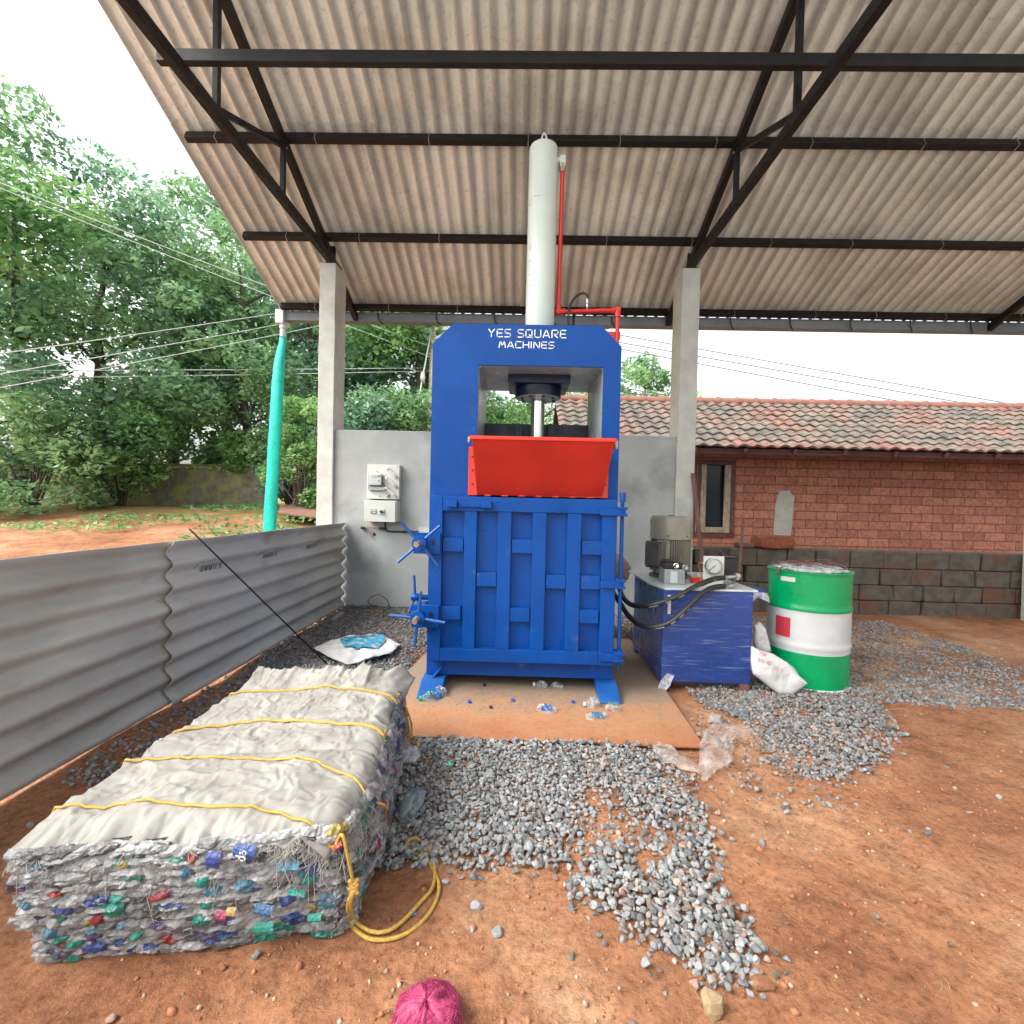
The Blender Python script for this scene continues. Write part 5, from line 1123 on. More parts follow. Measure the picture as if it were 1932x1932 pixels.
# sack cover with wrinkles
def cover(u, v):
    yr = np.interp(v, [0, .1, .35, .75, .9, 1], [1.43, 1.52, 1.75, 2.2, 2.46, 2.62]); yl = np.interp(v, [0, .9, 1], [1.32, 2.44, 2.60])
    y = yl+(yr-yl)*u
    x1 = np.interp(y, [1.40, 1.50, 1.67, 2.03, 2.5, 2.75], [-.585, -.535, -.515, -.56, -.62, -.665])
    x0 = -1.40; x = x0+(x1-x0)*u
    z = BZ+.012+.012*math.sin(u*3.1)+.010*fbm(x*3, y*3, 1, 3)
    rid = abs(fbm(x*2.6+y*1.5+.8*fbm(x*3, y*3, 4), y*4-x*1.5, 8, 2)); z += .044*max(0, .32-rid)*2.0*(.2+1.1*abs(fbm(x*1.6, y*1.6, 12)))+.018*fbm(x*2.2, y*1.4, 31, 2)
    rid2 = abs(fbm(x*14+fbm(x*6, y*6, 2), y*9, 15, 3)); z += .007*max(0, .3-rid2)*3
    if v > .86: 
        k = (v-.86)/.14; z += .05*k*k*(1+.8*fbm(x*7, 3, 1))+.008*math.sin(x*30+fbm(x*5, 1, 1)*6)*k; y += .03*k*fbm(x*9, 1, 3)
        if u > .8: z -= .02*k; y += .14*k*(u-.8)*5; x += .04*k*(u-.8)*5
    if v < .06: k = 1-v/.06; z -= .045*k*(1+.6*fbm(x*20, 2, 2)); y -= .022*k
    if u > .93: kk = (u-.93)/.07; z -= .05*kk*kk; x += .022*kk
    for yy in (2.42, 2.10, 1.83): z -= .010*math.exp(-((y-yy-.1*(u-.5))/.02)**2)
    return (x, y, z)
m = MB(); m.grid(150, 190, cover); m.build('sack_cover', 'sack', bale, smooth=True, solid=.003)
CVX = np.array(m.v)
def cz_top(x, y):
    d = (CVX[:, 0]-x)**2+(CVX[:, 1]-y)**2; k = np.argsort(d)[:6]; return float(CVX[k, 2].max())
# frayed threads
m = MB(); R2 = random.Random(5)
for k in range(190):
    u = R2.uniform(.02, 1) if k < 130 else R2.gauss(.93, .05); p = Vector(cover(min(1, max(0, u)), 0)); l = R2.uniform(.01, .045) if R2.random() < .85 else R2.uniform(.07, .2)
    q1 = p+Vector((R2.uniform(-.01, .01), -R2.uniform(.008, .02), -l*.4)); q2 = p+Vector((R2.uniform(-.03, .03), -R2.uniform(.01, .03), -l)); m.tube(spline([p, q1, q2], 3), .0009, 4)
for k in range(70):
    u = R2.uniform(.3, .95); p = Vector(cover(u, 1)); m.tube([p, p+Vector((R2.uniform(-.012, .012), .015, R2.uniform(.005, .025)))], .0009, 4)
for k in range(110):
    p = Vector(cover(1, R2.uniform(0.02, .22))); l = R2.uniform(.03, .12); m.tube(spline([p, p+Vector((R2.uniform(0, .03), R2.uniform(-.02, .02), .005-l*.3)), p+Vector((R2.uniform(.01, .05), R2.uniform(-.04, .03), -l))], 3), .001, 4)
tag(m.build('frayed_threads', 'sack', bale), kind='stuff')
# ropes over the bale
def Cz(px, py, z=.386): return Vector(G(px, py, z))
def onpoint(px, py, Y): return Vector(PY(px, py, Y))
RP = [[(340, 1318), (400, 1312), (470, 1306), (560, 1304), (660, 1306), (752, 1313)], [(300, 1385), (380, 1370), (470, 1361), (560, 1362), (650, 1370), (726, 1383)],
      [(200, 1440), (330, 1432), (423, 1432), (500, 1434), (600, 1448), (695, 1478)], [(150, 1525), (300, 1525), (423, 1529), (500, 1534), (580, 1545), (632, 1552)]]
drops = [[(762, 1330, 2.42), (775, 1360, 2.40), (776, 1385, 2.37), (768, 1400, 2.34), (745, 1440, 2.30), (738, 1490, 2.26), (748, 1560, 1.98)],
         [(735, 1420, 2.02), (734, 1470, 1.96), (738, 1520, 1.90), (733, 1560, 1.86)],
         [(702, 1500, 1.70), (706, 1530, 1.70), (716, 1545, 1.72), (724, 1560, 1.72)],
         [(645, 1575, 1.41), (655, 1610, 1.41), (662, 1645, 1.42), (666, 1668, 1.43)]]
for i, (t_, dd) in enumerate(zip(RP, drops)):
    pts = []
    for (x, y) in t_:
        p = Cz(x, y); pts.append(p+Vector((0, 0, .006)))
    if i != 2 or True:
        sp = spline(pts, 8); 
        inn = [p for p in sp if p.x > -1.395]; yb = inn[0].y; q0 = [Vector((-1.402+(inn[0].x+1.402)*k/4, yb, 0)) for k in range(4)]
        sp = [Vector((p.x, p.y, cz_top(p.x, p.y)+.004)) for p in q0+[p for p in sp if p.x > -1.395]]
        sp = [Vector((-1.43, yb, .03)), Vector((-1.435, yb, .2)), Vector((-1.425, yb, .34))]+sp
        for s_ in (0, 1):
            if i >= 2 and s_: continue
            m = MB(); off = Vector((0, .008*s_, 0)); m.tube([p+off for k, p in enumerate(sp)], .0046, 8); m.build('rope', 'rope', bale, smooth=True)
    m = MB(); m.tube(spline([sp[-2], sp[-1]]+[onpoint(*q) for q in dd], 8), .0052, 8); m.build('rope', 'roped' if i < 3 else 'rope', bale, smooth=True)
    if i < 2:
        m = MB(); m.tube(spline([pts[-1]+Vector((0, .01, 0))]+[onpoint(q[0]-5, q[1]+4, q[2]) for q in dd[:-2]], 8), .005, 8); m.build('rope', 'roped', bale, smooth=True)
def knot(p, r, mt_, seed):
    rr = random.Random(seed); m = MB(); pts = []
    for k in range(14):
        a = k*2.4; pts.append(Vector(p)+Vector((math.cos(a)*r, math.sin(a*1.3)*r*.8, (k/13-.5)*r*2.4)))
    m.tube(spline(pts, 5), .0055, 7); m.build('rope_knot', mt_, bale, smooth=True)
knot(onpoint(773, 1393, 2.36), .014, 'roped', 1); knot(onpoint(735, 1465, 1.94), .012, 'roped', 2); knot(onpoint(667, 1672, 1.43), .016, 'rope', 3)
m = MB(); m.tube(spline([onpoint(700, 1520, 1.66), onpoint(712, 1515, 1.64), onpoint(728, 1522, 1.66), onpoint(727, 1535, 1.70), onpoint(722, 1560, 1.75)], 6), .005, 7); m.tube(spline([onpoint(775, 1395, 2.33), onpoint(786, 1400, 2.28), onpoint(790, 1407, 2.26)], 4), .005, 7)
m.tube(spline([onpoint(748, 1560, 1.96), onpoint(762, 1535, 2.05), onpoint(785, 1500, 2.18)], 4), .0035, 7); m.build('rope', 'roped', bale, smooth=True)
# trailing loop on the ground: two strands
lp1 = [onpoint(666, 1680, 1.43), onpoint(657, 1705, 1.44)]+[Vector(G(x, y, .012)) for x, y in [(660, 1740), (690, 1768), (725, 1773), (765, 1762), (800, 1735), (822, 1702), (828, 1672), (822, 1650), (806, 1618), (790, 1604), (772, 1592), (768, 1600)]]
lp2 = [onpoint(668, 1680, 1.43), onpoint(661, 1705, 1.44)]+[Vector(G(x, y, .016)) for x, y in [(668, 1735), (700, 1757), (735, 1755), (768, 1730), (795, 1700), (813, 1680), (820, 1655), (818, 1625), (806, 1596), (785, 1582), (770, 1586), (767, 1598), (775, 1608), (795, 1616)]]
for lp in (lp1, lp2):
    m = MB(); m.tube(spline(lp, 8), .0062, 10); m.build('rope', 'rope', bale, smooth=True)
# dark crumpled bottle base leaning by the bale
m = MB(); p = Vector(G(775, 1530, .03)); m.pillow([(-.045, -.06), (.01, -.07), (.05, -.02), (.055, .04), (.01, .06), (-.04, .04)], p+Vector((0, 0, .03)), (1, .15, .15), (.1, .6, .8), .006, .006, 30, flat=.2)
o = m.build('crushed_bottle', pmat('dark_blue_clear_plastic', (.03, .07, .16), (.22, .30, .28), 14, .15, .4, 30, trans=.3), smooth=True, org=tuple(p)); tag(o, 'dark blue crushed bottle lying on gravel beside the roped bale', 'plastic bottle')
p = Vector(G(772, 1425, .03)); m = MB(); m.pillow([(-.04, -.04), (.04, -.05), (.06, 0), (.03, .05), (-.04, .05)], p, (1, 0, 0), (0, 1, .4), .02, .02, 30, flat=.2); tag(m.build('plastic_scrap', 'filmw', smooth=True, org=tuple(p)), 'crinkled white plastic scrap at the metal sheet corner by the bale', 'plastic scrap')
# ================================================================== FLAT CEMENT SACK
pts = [(592, 1222), (625, 1208), (660, 1201), (705, 1197), (722, 1200), (755, 1216), (740, 1230), (700, 1243), (655, 1254), (620, 1240)]
P3 = [Vector(G(x, y, .06)) for x, y in pts]; c = sum(P3, Vector())/len(P3)
m = MB(); m.pillow([(p.x-c.x, p.y-c.y) for p in P3], c, (1, 0, 0), (0, 1, 0), .022, .034, 8, rings=26, na=90, flat=.3, seed=2)
fs_ = m.build('flat_sack', pmat('white_paper_sack', (.60, .60, .58), (.52, .52, .51), 6, .6, .2, 40), smooth=True, org=(c.x, c.y, 0)); tag(fs_, 'flattened white sack with bright sky-blue print lying on gravel', 'sack')
def topz(x, y):
    return c.z+.022+.034*.9*noise.fractal(Vector(((x-c.x)*8+14, (y-c.y)*8, 7)), 1, 2, 4)+.012
P4 = [Vector(G(x, y, .08)) for x, y in [(640, 1210), (665, 1202), (700, 1198), (720, 1201), (728, 1210), (715, 1219), (690, 1225), (665, 1224), (648, 1219)]]; c4 = sum(P4, Vector())/len(P4)
m = MB(); na, rg = 60, 12; vs = []; k4 = len(P4)
for r_ in range(rg+1):
    for a in range(na):
        t = a/na*k4; i = int(t); f = t-i; q = P4[i % k4]*(1-f)+P4[(i+1) % k4]*f; q = c4+(q-c4)*(r_/rg); vs.append((q.x, q.y, topz(q.x, q.y)))
m.add(vs, [(r_*na+a, r_*na+(a+1) % na, (r_+1)*na+(a+1) % na, (r_+1)*na+a) for r_ in range(rg) for a in range(na)]); m.build('blue_print', 'skyprint', fs_, smooth=True)
m = MB(); tmp = MB(); lettering(tmp, 'DUNICK', (0, 0, 0), (1, 0, 0), (0, 1, 0), .36, .05, .18)
a4 = Vector(G(652, 1209, .1)); b4 = Vector(G(686, 1201, .1)); U4 = (b4-a4).normalized(); V4 = Vector((0, 0, 1)).cross(U4)
def mp4(v): q = a4+U4*v[0]+V4*(v[1]*1.5); return (q.x, q.y, topz(q.x, q.y)+.004)
m.add([mp4(v) for v in tmp.v], tmp.f); m.build('lettering', 'ink', fs_)
# ================================================================== LITTER ON THE METAL SHEET
def bottle(px, py, w_, h_, rot, col, label, cap=None, z=.02, seed=1, hl=.03):
    p = Vector(G(px, py, z)); m = MB(); cR, sR = math.cos(rad(rot)), math.sin(rad(rot))
    U = Vector((cR, sR, .0)); V = Vector((-sR, cR, .25))
    m.pillow([(-w_, -h_*.6), (-w_*.2, -h_), (w_*.8, -h_*.8), (w_, 0), (w_*.8, h_*.8), (-w_*.2, h_), (-w_, h_*.6)], p, U, V, hl, .018, 28, rings=12, na=36, flat=.4, seed=seed)
    t = thing('crushed_bottle', label, 'plastic bottle', tuple(p)); m.build('body', 'clear', t)
    m = MB(); m.pillow([(-w_*.5, -h_*.55), (w_*.45, -h_*.6), (w_*.5, h_*.5), (-w_*.45, h_*.6)], p+Vector((0, 0, hl*.95)), U, V, .006, .012, 28, rings=8, na=28, flat=.2, seed=seed); m.c = [tuple(col)]*len(m.v); m.build('label', 'crush', t)
    if cap:
        m = MB(); cp = p-U*(w_+.012)+Vector((0, 0, .008)); m.lathe([(.015, -.008), (.015, .008), (.012, .010)], cp, 'x', 18); m.build('cap', cap, t, smooth=True, sharp=40)
    return t
bottle(1032, 1338, .068, .05, -25, (.03, .12, .50), 'flattened clear bottle with blue label alone at the centre of the mud-stained sheet', seed=3, hl=.012)
bottle(1127, 1352, .075, .04, 8, (.10, .32, .55), 'flat bottle with pale blue and green label nearest the viewer by the right foot', seed=6, hl=.015)
bottle(1120, 1330, .05, .045, 10, (.60, .64, .64), 'clear crushed bottle with white cap left of the right foot', 'white', seed=8, hl=.04)
bottle(1157, 1338, .035, .055, 80, (.10, .40, .18), 'crushed bottle with green and navy label against the right foot tip', seed=9, hl=.035)
bottle(812, 1318, .055, .04, 15, (.0, .38, .24), 'crushed clear bottle with green base at the left foot tip', 'greencap', seed=11, hl=.04)
bottle(831, 1310, .03, .05, 75, (.25, .26, .30), 'small crumpled grey plastic bottle right of the left foot tip', seed=12, hl=.045)
bottle(1022, 1294, .045, .028, -5, (.55, .58, .56), 'clear crushed bottle with white cap under the press base', 'white', seed=14, hl=.03)
bottle(1052, 1294, .05, .022, -25, (.22, .24, .22), 'dull grey crushed bottle under the press base, beside the white-capped one', seed=15, hl=.02)
def cap_(px, py, mt_, label, ax='z'):
    p = Vector(G(px, py, .013)); m = MB(); r_ = random.Random(px)
    prof = [(.012, 0), (.012, .010), (.0105, .012)]; m.lathe(prof, (p.x, p.y, .0135), 'z', 18)
    a = rad(r_.uniform(20, 55)); Rm = Matrix.Rotation(a, 4, 'X')@Matrix.Rotation(r_.uniform(0, 6), 4, 'Z')
    m.v = [tuple(Vector((p.x, p.y, .020))+Rm@(Vector(v)-Vector((p.x, p.y, .020)))) for v in m.v]
    tag(m.build('bottle_cap', mt_, smooth=True, sharp=40, org=tuple(p)), label, 'bottle cap', 'loose bottle caps')
cap_(886, 1326, 'bluecap', 'blue bottle cap in front of the left foot on the metal sheet')
cap_(968, 1323, 'bluecap', 'blue bottle cap at the middle of the metal sheet')
cap_(1081, 1326, 'bluecap', 'blue bottle cap between the centre flat bottle and the right foot')
cap_(914, 1294, 'navy', 'navy bottle cap close under the press base')
cap_(926, 1336, 'navy', 'dark ring-like cap in front of the press, nearest the viewer')
cap_(848, 1445, 'greencap', 'green bottle cap on the gravel right of the bale')
m = MB(); Rr = random.Random(12)
for k in range(260):
    px = Rr.gauss(985, 130); py = Rr.uniform(1285, 1345); p = G(px, py, .0125)
    if not inside(p[:2], PLATE): continue
    L_ = Rr.uniform(.002, .009); a = Rr.uniform(0, 3.1); m.bar((p[0], p[1], .0135), (p[0]+L_*math.cos(a), p[1]+L_*math.sin(a), .014), .003, .002)
tag(m.build('debris_bits', pmat('dark_debris', (.08, .06, .05), (.3, .25, .2), 60, .9), ), 'dark crumbs of litter scattered on the metal sheet', 'debris', kind='stuff')
for k, (px, py, r_) in enumerate(((876, 1317, .014), (901, 1291 + 14, .012), (1076, 1308, .013))):
    rock(px, py, r_, ['small pebble pair stone left of the blue cap on the sheet', 'tiny tan pebble below the press base', 'tiny grey pebble under the press nearer the right foot'][k], (.38, .33, .28), 30+k)
rock(972, 1397, .022, 'stone resting on the front edge of the metal sheet, middle', (.30, .30, .29), 41); rock(1220, 1402, .018, 'stone resting on the front edge of the metal sheet, towards the right corner', (.30, .30, .29), 42)
# ================================================================== CLEAR POLYTHENE
pf = thing('polythene_film', 'crumpled translucent pinkish polythene piece beside the metal sheet corner', 'plastic film', tuple(G(1340, 1440)))
def filmsheet(pts, zs, name, seed, wr=.02, na=70, rg=16):
    P = [Vector(G(x, y, z)) for (x, y), z in zip(pts, zs)]; c = sum(P, Vector())/len(P); m = MB(); k = len(P); vs = []
    for r_ in range(rg+1):
        for a in range(na):
            t = a/na*k; i = int(t); f = t-i; q = P[i % k]*(1-f)+P[(i+1) % k]*f; q = c+(q-c)*(r_/rg)
            q = q+Vector((.3, .3, 1))*wr*fbm(q.x*11+seed, q.y*11, seed, 4)+Vector((0, 0, .03*(1-(r_/rg)**2))); q.z = max(.004, q.z); vs.append(tuple(q))
    m.add(vs, [(r_*na+a, r_*na+(a+1) % na, (r_+1)*na+(a+1) % na, (r_+1)*na+a) for r_ in range(rg) for a in range(na)]); return m.build(name, 'pinkfilm', pf, smooth=True)
filmsheet([(1342, 1365), (1380, 1362), (1425, 1385), (1400, 1400), (1385, 1405), (1380, 1445), (1345, 1465), (1328, 1475), (1320, 1455), (1320, 1400)], [.03, .04, .05, .04, .03, .02, .02, .01, .02, .03], 'crumpled_sheet', 3, .04)
filmsheet([(1232, 1407), (1245, 1398), (1275, 1420), (1310, 1440), (1340, 1455), (1335, 1475), (1322, 1462), (1290, 1450), (1250, 1440)], [.03, .03, .03, .02, .02, .01, .01, .02, .03], 'twisted_tail', 9, .02)
# small blue tag
p = G(780, 1722, .006); m = MB(); m.box(p[0]-.009, p[0]+.009, p[1]-.014, p[1]+.014, .004, .006)
m.v = [(p[0]+(x-p[0])*.95-(y-p[1])*.3, p[1]+(y-p[1])*.95+(x-p[0])*.3, z+.003+.2*abs(x-p[0])) for x, y, z in m.v]; tag(m.build('paper_tag', 'skyprint', org=tuple(p)), 'tiny bright blue paper tag on bare soil inside the yellow rope loop', 'paper tag')
# ================================================================== MAGENTA NET SACK
cm = Vector(G(802, 1950, .0)); cm.z = .028
ns = thing('net_sack', 'magenta mesh net sack bundle at the bottom edge on red soil', 'net sack', (cm.x, cm.y, 0))
def blob(a, b, k=1.0):
    r = 1+.22*fbm(math.cos(a)*1.6, math.sin(a)*1.6, b*1.5+3); return cm+Vector((math.cos(a)*math.cos(b)*.088*r*k, math.sin(a)*math.cos(b)*.10*r*k, math.sin(b)*.054*r*k))
m = MB(); m.grid(64, 32, lambda u, v: tuple(blob(u*2*math.pi, (v-.5)*math.pi, .97))); m.build('sack_body', 'pink', ns, smooth=True)
m = MB()
for k in range(96):
    a = k/96*2*math.pi; pts = [blob(a+.15*math.sin(b*3+a*2), b) for b in np.linspace(-.6, 1.5, 16)]; m.tube(pts, .0013, 4, col=(.62, .10, .26))
for k in range(16):
    b = -.5+k*.13; pts = [blob(a, b+.05*math.sin(a*4), 1.005) for a in np.linspace(0, 2*math.pi, 40)]; m.tube(pts, .0010, 4, col=(.5, .05, .18))
m.build('net_strand', pmat('pink_net_strand', (.52, .08, .19), (.30, .02, .09), 60, .35), ns, smooth=True)
# ================================================================== STONE BLOCK WALL, RIGHT
bw = thing('block_wall', 'low dark wall of old cement blocks behind the power unit and drum', 'wall', (3.5, 6.5, 0))
R = random.Random(21); courses = [(-.05, .18), (.185, .385), (.39, .60), (.605, .83)]
for ci, (z0, z1) in enumerate(courses):
    x = 2.13-(.2 if ci % 2 else 0); 
    while x < 8.0:
        L_ = R.uniform(.36, .46); 
        m = MB(); y0 = 6.42+R.uniform(-.015, .015); j = lambda: R.uniform(-.012, .012)
        xs0 = max(x, 2.13)
        m.hexa([(xs0+j(), y0+j(), z0), (x+L_-.012+j(), y0+j(), z0), (x+L_-.012, y0+.24, z0), (xs0, y0+.24, z0), (xs0+j(), y0+j(), z1+j()*.5), (x+L_-.012+j(), y0+j(), z1+j()*.5), (x+L_-.012, y0+.24, z1), (xs0, y0+.24, z1)])
        m.build('block', 'block', bw, bevel=.015); x += L_
def boulder(x0, x1, y0, y1, z0, z1, mt_, label, seed, name='laterite_block'):
    m = MB(); rr = random.Random(seed); n_ = 10
    v, f = IV, IF
    vs = []
    for a, b, c in v:
        p = [max(-1, min(1, q*2.1)) for q in (a, b, c)]; n0 = .07*noise.noise(Vector((a*3+seed, b*3, c*3)))
        vs.append(((x0+x1)/2+p[0]*(x1-x0)/2*(1+n0), (y0+y1)/2+p[1]*(y1-y0)/2*(1+n0), (z0+z1)/2+p[2]*(z1-z0)/2*(1+n0)))
    m.add(vs, f); o = m.build(name, mt_, smooth=True, org=((x0+x1)/2, (y0+y1)/2, z0)); ss = o.modifiers.new('s', 'SUBSURF'); ss.levels = 1; ss.render_levels = 1; tag(o, label, 'stone block'); return o
a = PY(1428, 1075, 6.42); b = PY(1497, 1040, 6.42)
boulder(a[0], b[0], 6.36, 6.64, .835, 1.0, 'later', 'rough orange-red laterite block lying on top of the low block wall', 3)
a = PY(1394, 1040, 6.42); boulder(a[0], a[0]+.2, 6.40, 6.6, .835, .90, 'rustrod', 'small dark rag heap on top of the block wall beside the laterite block', 6, 'rag_heap')['category'] = 'rag'
# leaning rods
def rod(p, q, r_, mt_, label, flat=None):
    m = MB(); (m.bar(p, q, flat, .01) if flat else m.tube([p, q], r_, 10)); o = m.build('leaning_rod', mt_, org=tuple(p), bevel=0); tag(o, label, 'rod', 'steel rods leaning behind the power unit')
rod(PY(1327, 1075, 5.9), PY(1307, 893, 6.0), .018, 'rustrod', 'brown steel bar leaning against the right column behind the gauge', .05)
rod(PY(1395, 1080, 6.0), PY(1402, 983, 6.25), .018, 'rustrod', 'short brown pipe standing behind the directional valve on the block wall')
m = MB(); a = PY(1300, 1035, 6.0); 
for k in range(1): m.tube([Vector(a)+Vector((.05*math.cos(t), 0, .05*math.sin(t)))*(1-.02*t) for t in np.linspace(0, 11, 50)], .007, 8); m.tube([Vector(a)+Vector((.045, 0, 0)), Vector(a)+Vector((.14, 0, .01))], .006, 6)
tag(m.build('coiled_hook', 'rustst', smooth=True, org=tuple(a)), 'rusty coiled wire hook right of the electric motor', 'hook')
# ================================================================== HOUSE
hs_ = thing('brick_house', 'low red laterite brick house with wavy clay tile roof beyond the shed', 'house', (5, 9.5, .2))
HX0, HX1 = 1.15, 13.5; HY = 9.5; eZ = 2.43; rY, rZ = 11.2, 3.70; eY = 8.95
m = MB(); wx0 = PY(1308, 940, HY)[0]; wx1 = PY(1386, 940, HY)[0]; wz0 = PY(1350, 1014, HY)[2]; wz1 = PY(1350, 868, HY)[2]
m.box(HX0, wx0, HY, HY+.2, 0, 2.75); m.box(wx1, HX1, HY, HY+.2, 0, 2.75); m.box(wx0, wx1, HY, HY+.2, 0, wz0); m.box(wx0, wx1, HY, HY+.2, wz1, 2.75)
m.add([(HX0, HY, 0), (HX0, 12.9, 0), (HX0, 12.9, 2.7), (HX0, rY, rZ-.1), (HX0, HY, 2.7)], [(0, 1, 2, 3, 4)]); m.add([(HX1, HY, 0), (HX1, 12.9, 0), (HX1, 12.9, 2.7), (HX1, rY, rZ-.1), (HX1, HY, 2.7)], [(0, 1, 2, 3, 4)])
m.box(HX0, HX1, 12.9, 13.1, 0, 2.6)
m.build('wall', 'brick', hs_)
# window with two shutters and a dark pane
m = MB(); t = .09; m.box(wx0+.0, wx1, HY-.02, HY+.08, wz0, wz0+t); m.box(wx0, wx1, HY-.02, HY+.08, wz1-t, wz1); m.box(wx1-t, wx1, HY-.02, HY+.08, wz0+t, wz1-t); m.box(wx0, wx0+.05, HY-.02, HY+.08, wz0+t, wz1-t)
wf = m.build('window', 'woodd', hs_, bevel=.006)
pa = PY(1331, 940, HY)[0]; pb = PY(1366, 940, HY)[0]
m = MB(); m.box(wx0+.06, pb+.09, HY+.09, HY+.11, wz0+t, wz1-t); m.build('pane', 'dark', wf)
m = MB(); m.box(pa-.10, pa, HY-.035, HY+.03, wz0+t+.002, wz1-t); m.box(pb, pb+.11, HY-.035, HY+.03, wz0+t+.002, wz1-t); m.box(pa, pb, HY-.034, HY+.029, wz0+t+.002, wz0+t+.11); m.box(wx0+.051, pa-.17, HY-.03, HY+.03, wz0+t+.002, wz1-t); m.build('shutter_frame', 'wood', wf, bevel=.008)
m = MB(); m.box(pa-.165, pa-.105, HY-.025, HY+.02, wz0+t+.002, wz1-t); m.build('mullion', 'woodd', wf)
# cement patch
a = PY(1481, 925, HY); b = PY(1481, 1050, HY); w_ = 17/920*9.5
m = MB(); m.pillow([(-w_, -.62), (w_*.6, -.65), (w_*.9, 0), (w_, .5), (w_*.5, .64), (-w_*.6, .62), (-w_, .35), (-w_*1.1, -.1)], (a[0], HY-.002, (a[2]+b[2])/2), (1, 0, 0), (0, 0, 1), -.008, .003, 8, rings=5); m.build('cement_patch', 'patch', hs_, smooth=True)
# tile roof: real wavy courses
def make_tile():
    m, n, L, b = nodes_for('clay_roof_tile'); b.inputs['Roughness'].default_value = .8
    g = n.new('ShaderNodeNewGeometry')
    def nz(s, d=5):
        q = N(n, 'ShaderNodeTexNoise', Scale=s, Detail=d); L.new(g.outputs['Position'], q.inputs['Vector']); return q.outputs[0]
    r = n.new('ShaderNodeValToRGB'); e = r.color_ramp.elements; e[0].position = .33; e[0].color = (.095, .088, .075, 1); e[1].position = .68; e[1].color = (.19, .085, .065, 1); k = e.new(.5); k.color = (.155, .12, .095, 1)
    L.new(nz(1.1, 5), r.inputs[0])
    r2 = n.new('ShaderNodeValToRGB'); r2.color_ramp.elements[0].position = .35; r2.color_ramp.elements[0].color = (.55, .55, .55, 1); r2.color_ramp.elements[1].position = .6; r2.color_ramp.elements[1].color = (1.1, 1.1, 1.1, 1); L.new(nz(9, 6), r2.inputs[0])
    x = N(n, 'ShaderNodeMix', data_type='RGBA', blend_type='MULTIPLY'); x.inputs['Factor'].default_value = 1; L.new(r.outputs[0], x.inputs[6]); L.new(r2.outputs[0], x.inputs[7]); L.new(x.outputs[2], b.inputs['Base Color'])
    return m
M['tile'] = make_tile()
roof = MB(); nr = 9; tl_ = .245; RR = random.Random(3)
rx0 = .72
for side in (0,):
    Ls = math.hypot(rY-eY, rZ-eZ); dy, dz = (rY-eY)/Ls, (rZ-eZ)/Ls; pnv = Vector((0, -dz, dy))
    nr = 9; step = Ls/nr; nxs = int((HX1+.3-rx0)/tl_)
    for r_ in range(nr):
        for i in range(nxs):
            x0 = rx0+i*tl_+RR.uniform(-.006, .006); lift = RR.uniform(0, .012); s0 = r_*step+RR.uniform(-.01, .01); vs = []
            K = 9
            for jj, (s_, hh) in enumerate(((s0-.03, .030), (s0-.03, .055), (s0+step+.02, .022))):
                for i2 in range(K):
                    u = i2/(K-1); h = hh+lift+.042*(.5+.5*math.sin(u*2*math.pi-.9))*(1 if jj else 0.55); p = Vector((x0+u*(tl_+.005)-(0 if jj < 2 else 0), eY+dy*s_, eZ+dz*s_))+pnv*h; vs.append(p)
            roof.add(vs, [(j*K+i2, j*K+i2+1, (j+1)*K+i2+1, (j+1)*K+i2) for j in range(2) for i2 in range(K-1)])
rf = roof.build('roof', 'tile', hs_, smooth=True, sharp=50)
m = MB(); m.prism([(rx0+.02, eY+.02, eZ), (rx0+.02, rY, rZ), (rx0+.02, 2*rY-eY, eZ), (rx0+.02, 2*rY-eY, eZ-.03), (rx0+.02, rY, rZ-.04), (rx0+.02, eY+.02, eZ-.03)], (HX1-rx0+.2, 0, 0)); m.build('roof_boards', 'woodd', hs_)
ridge_c = pmat('ridge_tile_clay', (.26, .11, .08), (.18, .085, .065), 4, .85, c3=(.14, .11, .09), s3=7, l3=.6, h3=.8)
x = rx0-.05
while x < HX1:
    m = MB(); L_ = .42; m.lathe([(.12, 0), (.115, L_-.06), (.135, L_-.055), (.135, L_)], (x, rY, rZ+.03), 'x', 16); m.v = [(a, b, c if c > rZ+.03 else rZ+.03-(rZ+.03-c)*.6) for a, b, c in m.v]; m.build('ridge_tile', ridge_c, rf, smooth=True, sharp=50); x += L_
for k in range(14):
    m = MB(); m.bar((HX0+.2+k*.9, eY-.05, eZ-.05), (HX0+.2+k*.9, HY+.3, eZ+.28), .05, .08); m.build('rafter_end', 'woodd', hs_)
m = MB(); m.box(rx0+.05, HX1+.1, eY+.03, eY+.06, eZ-.09, eZ-.03); m.build('eaves_board', 'woodd', hs_)
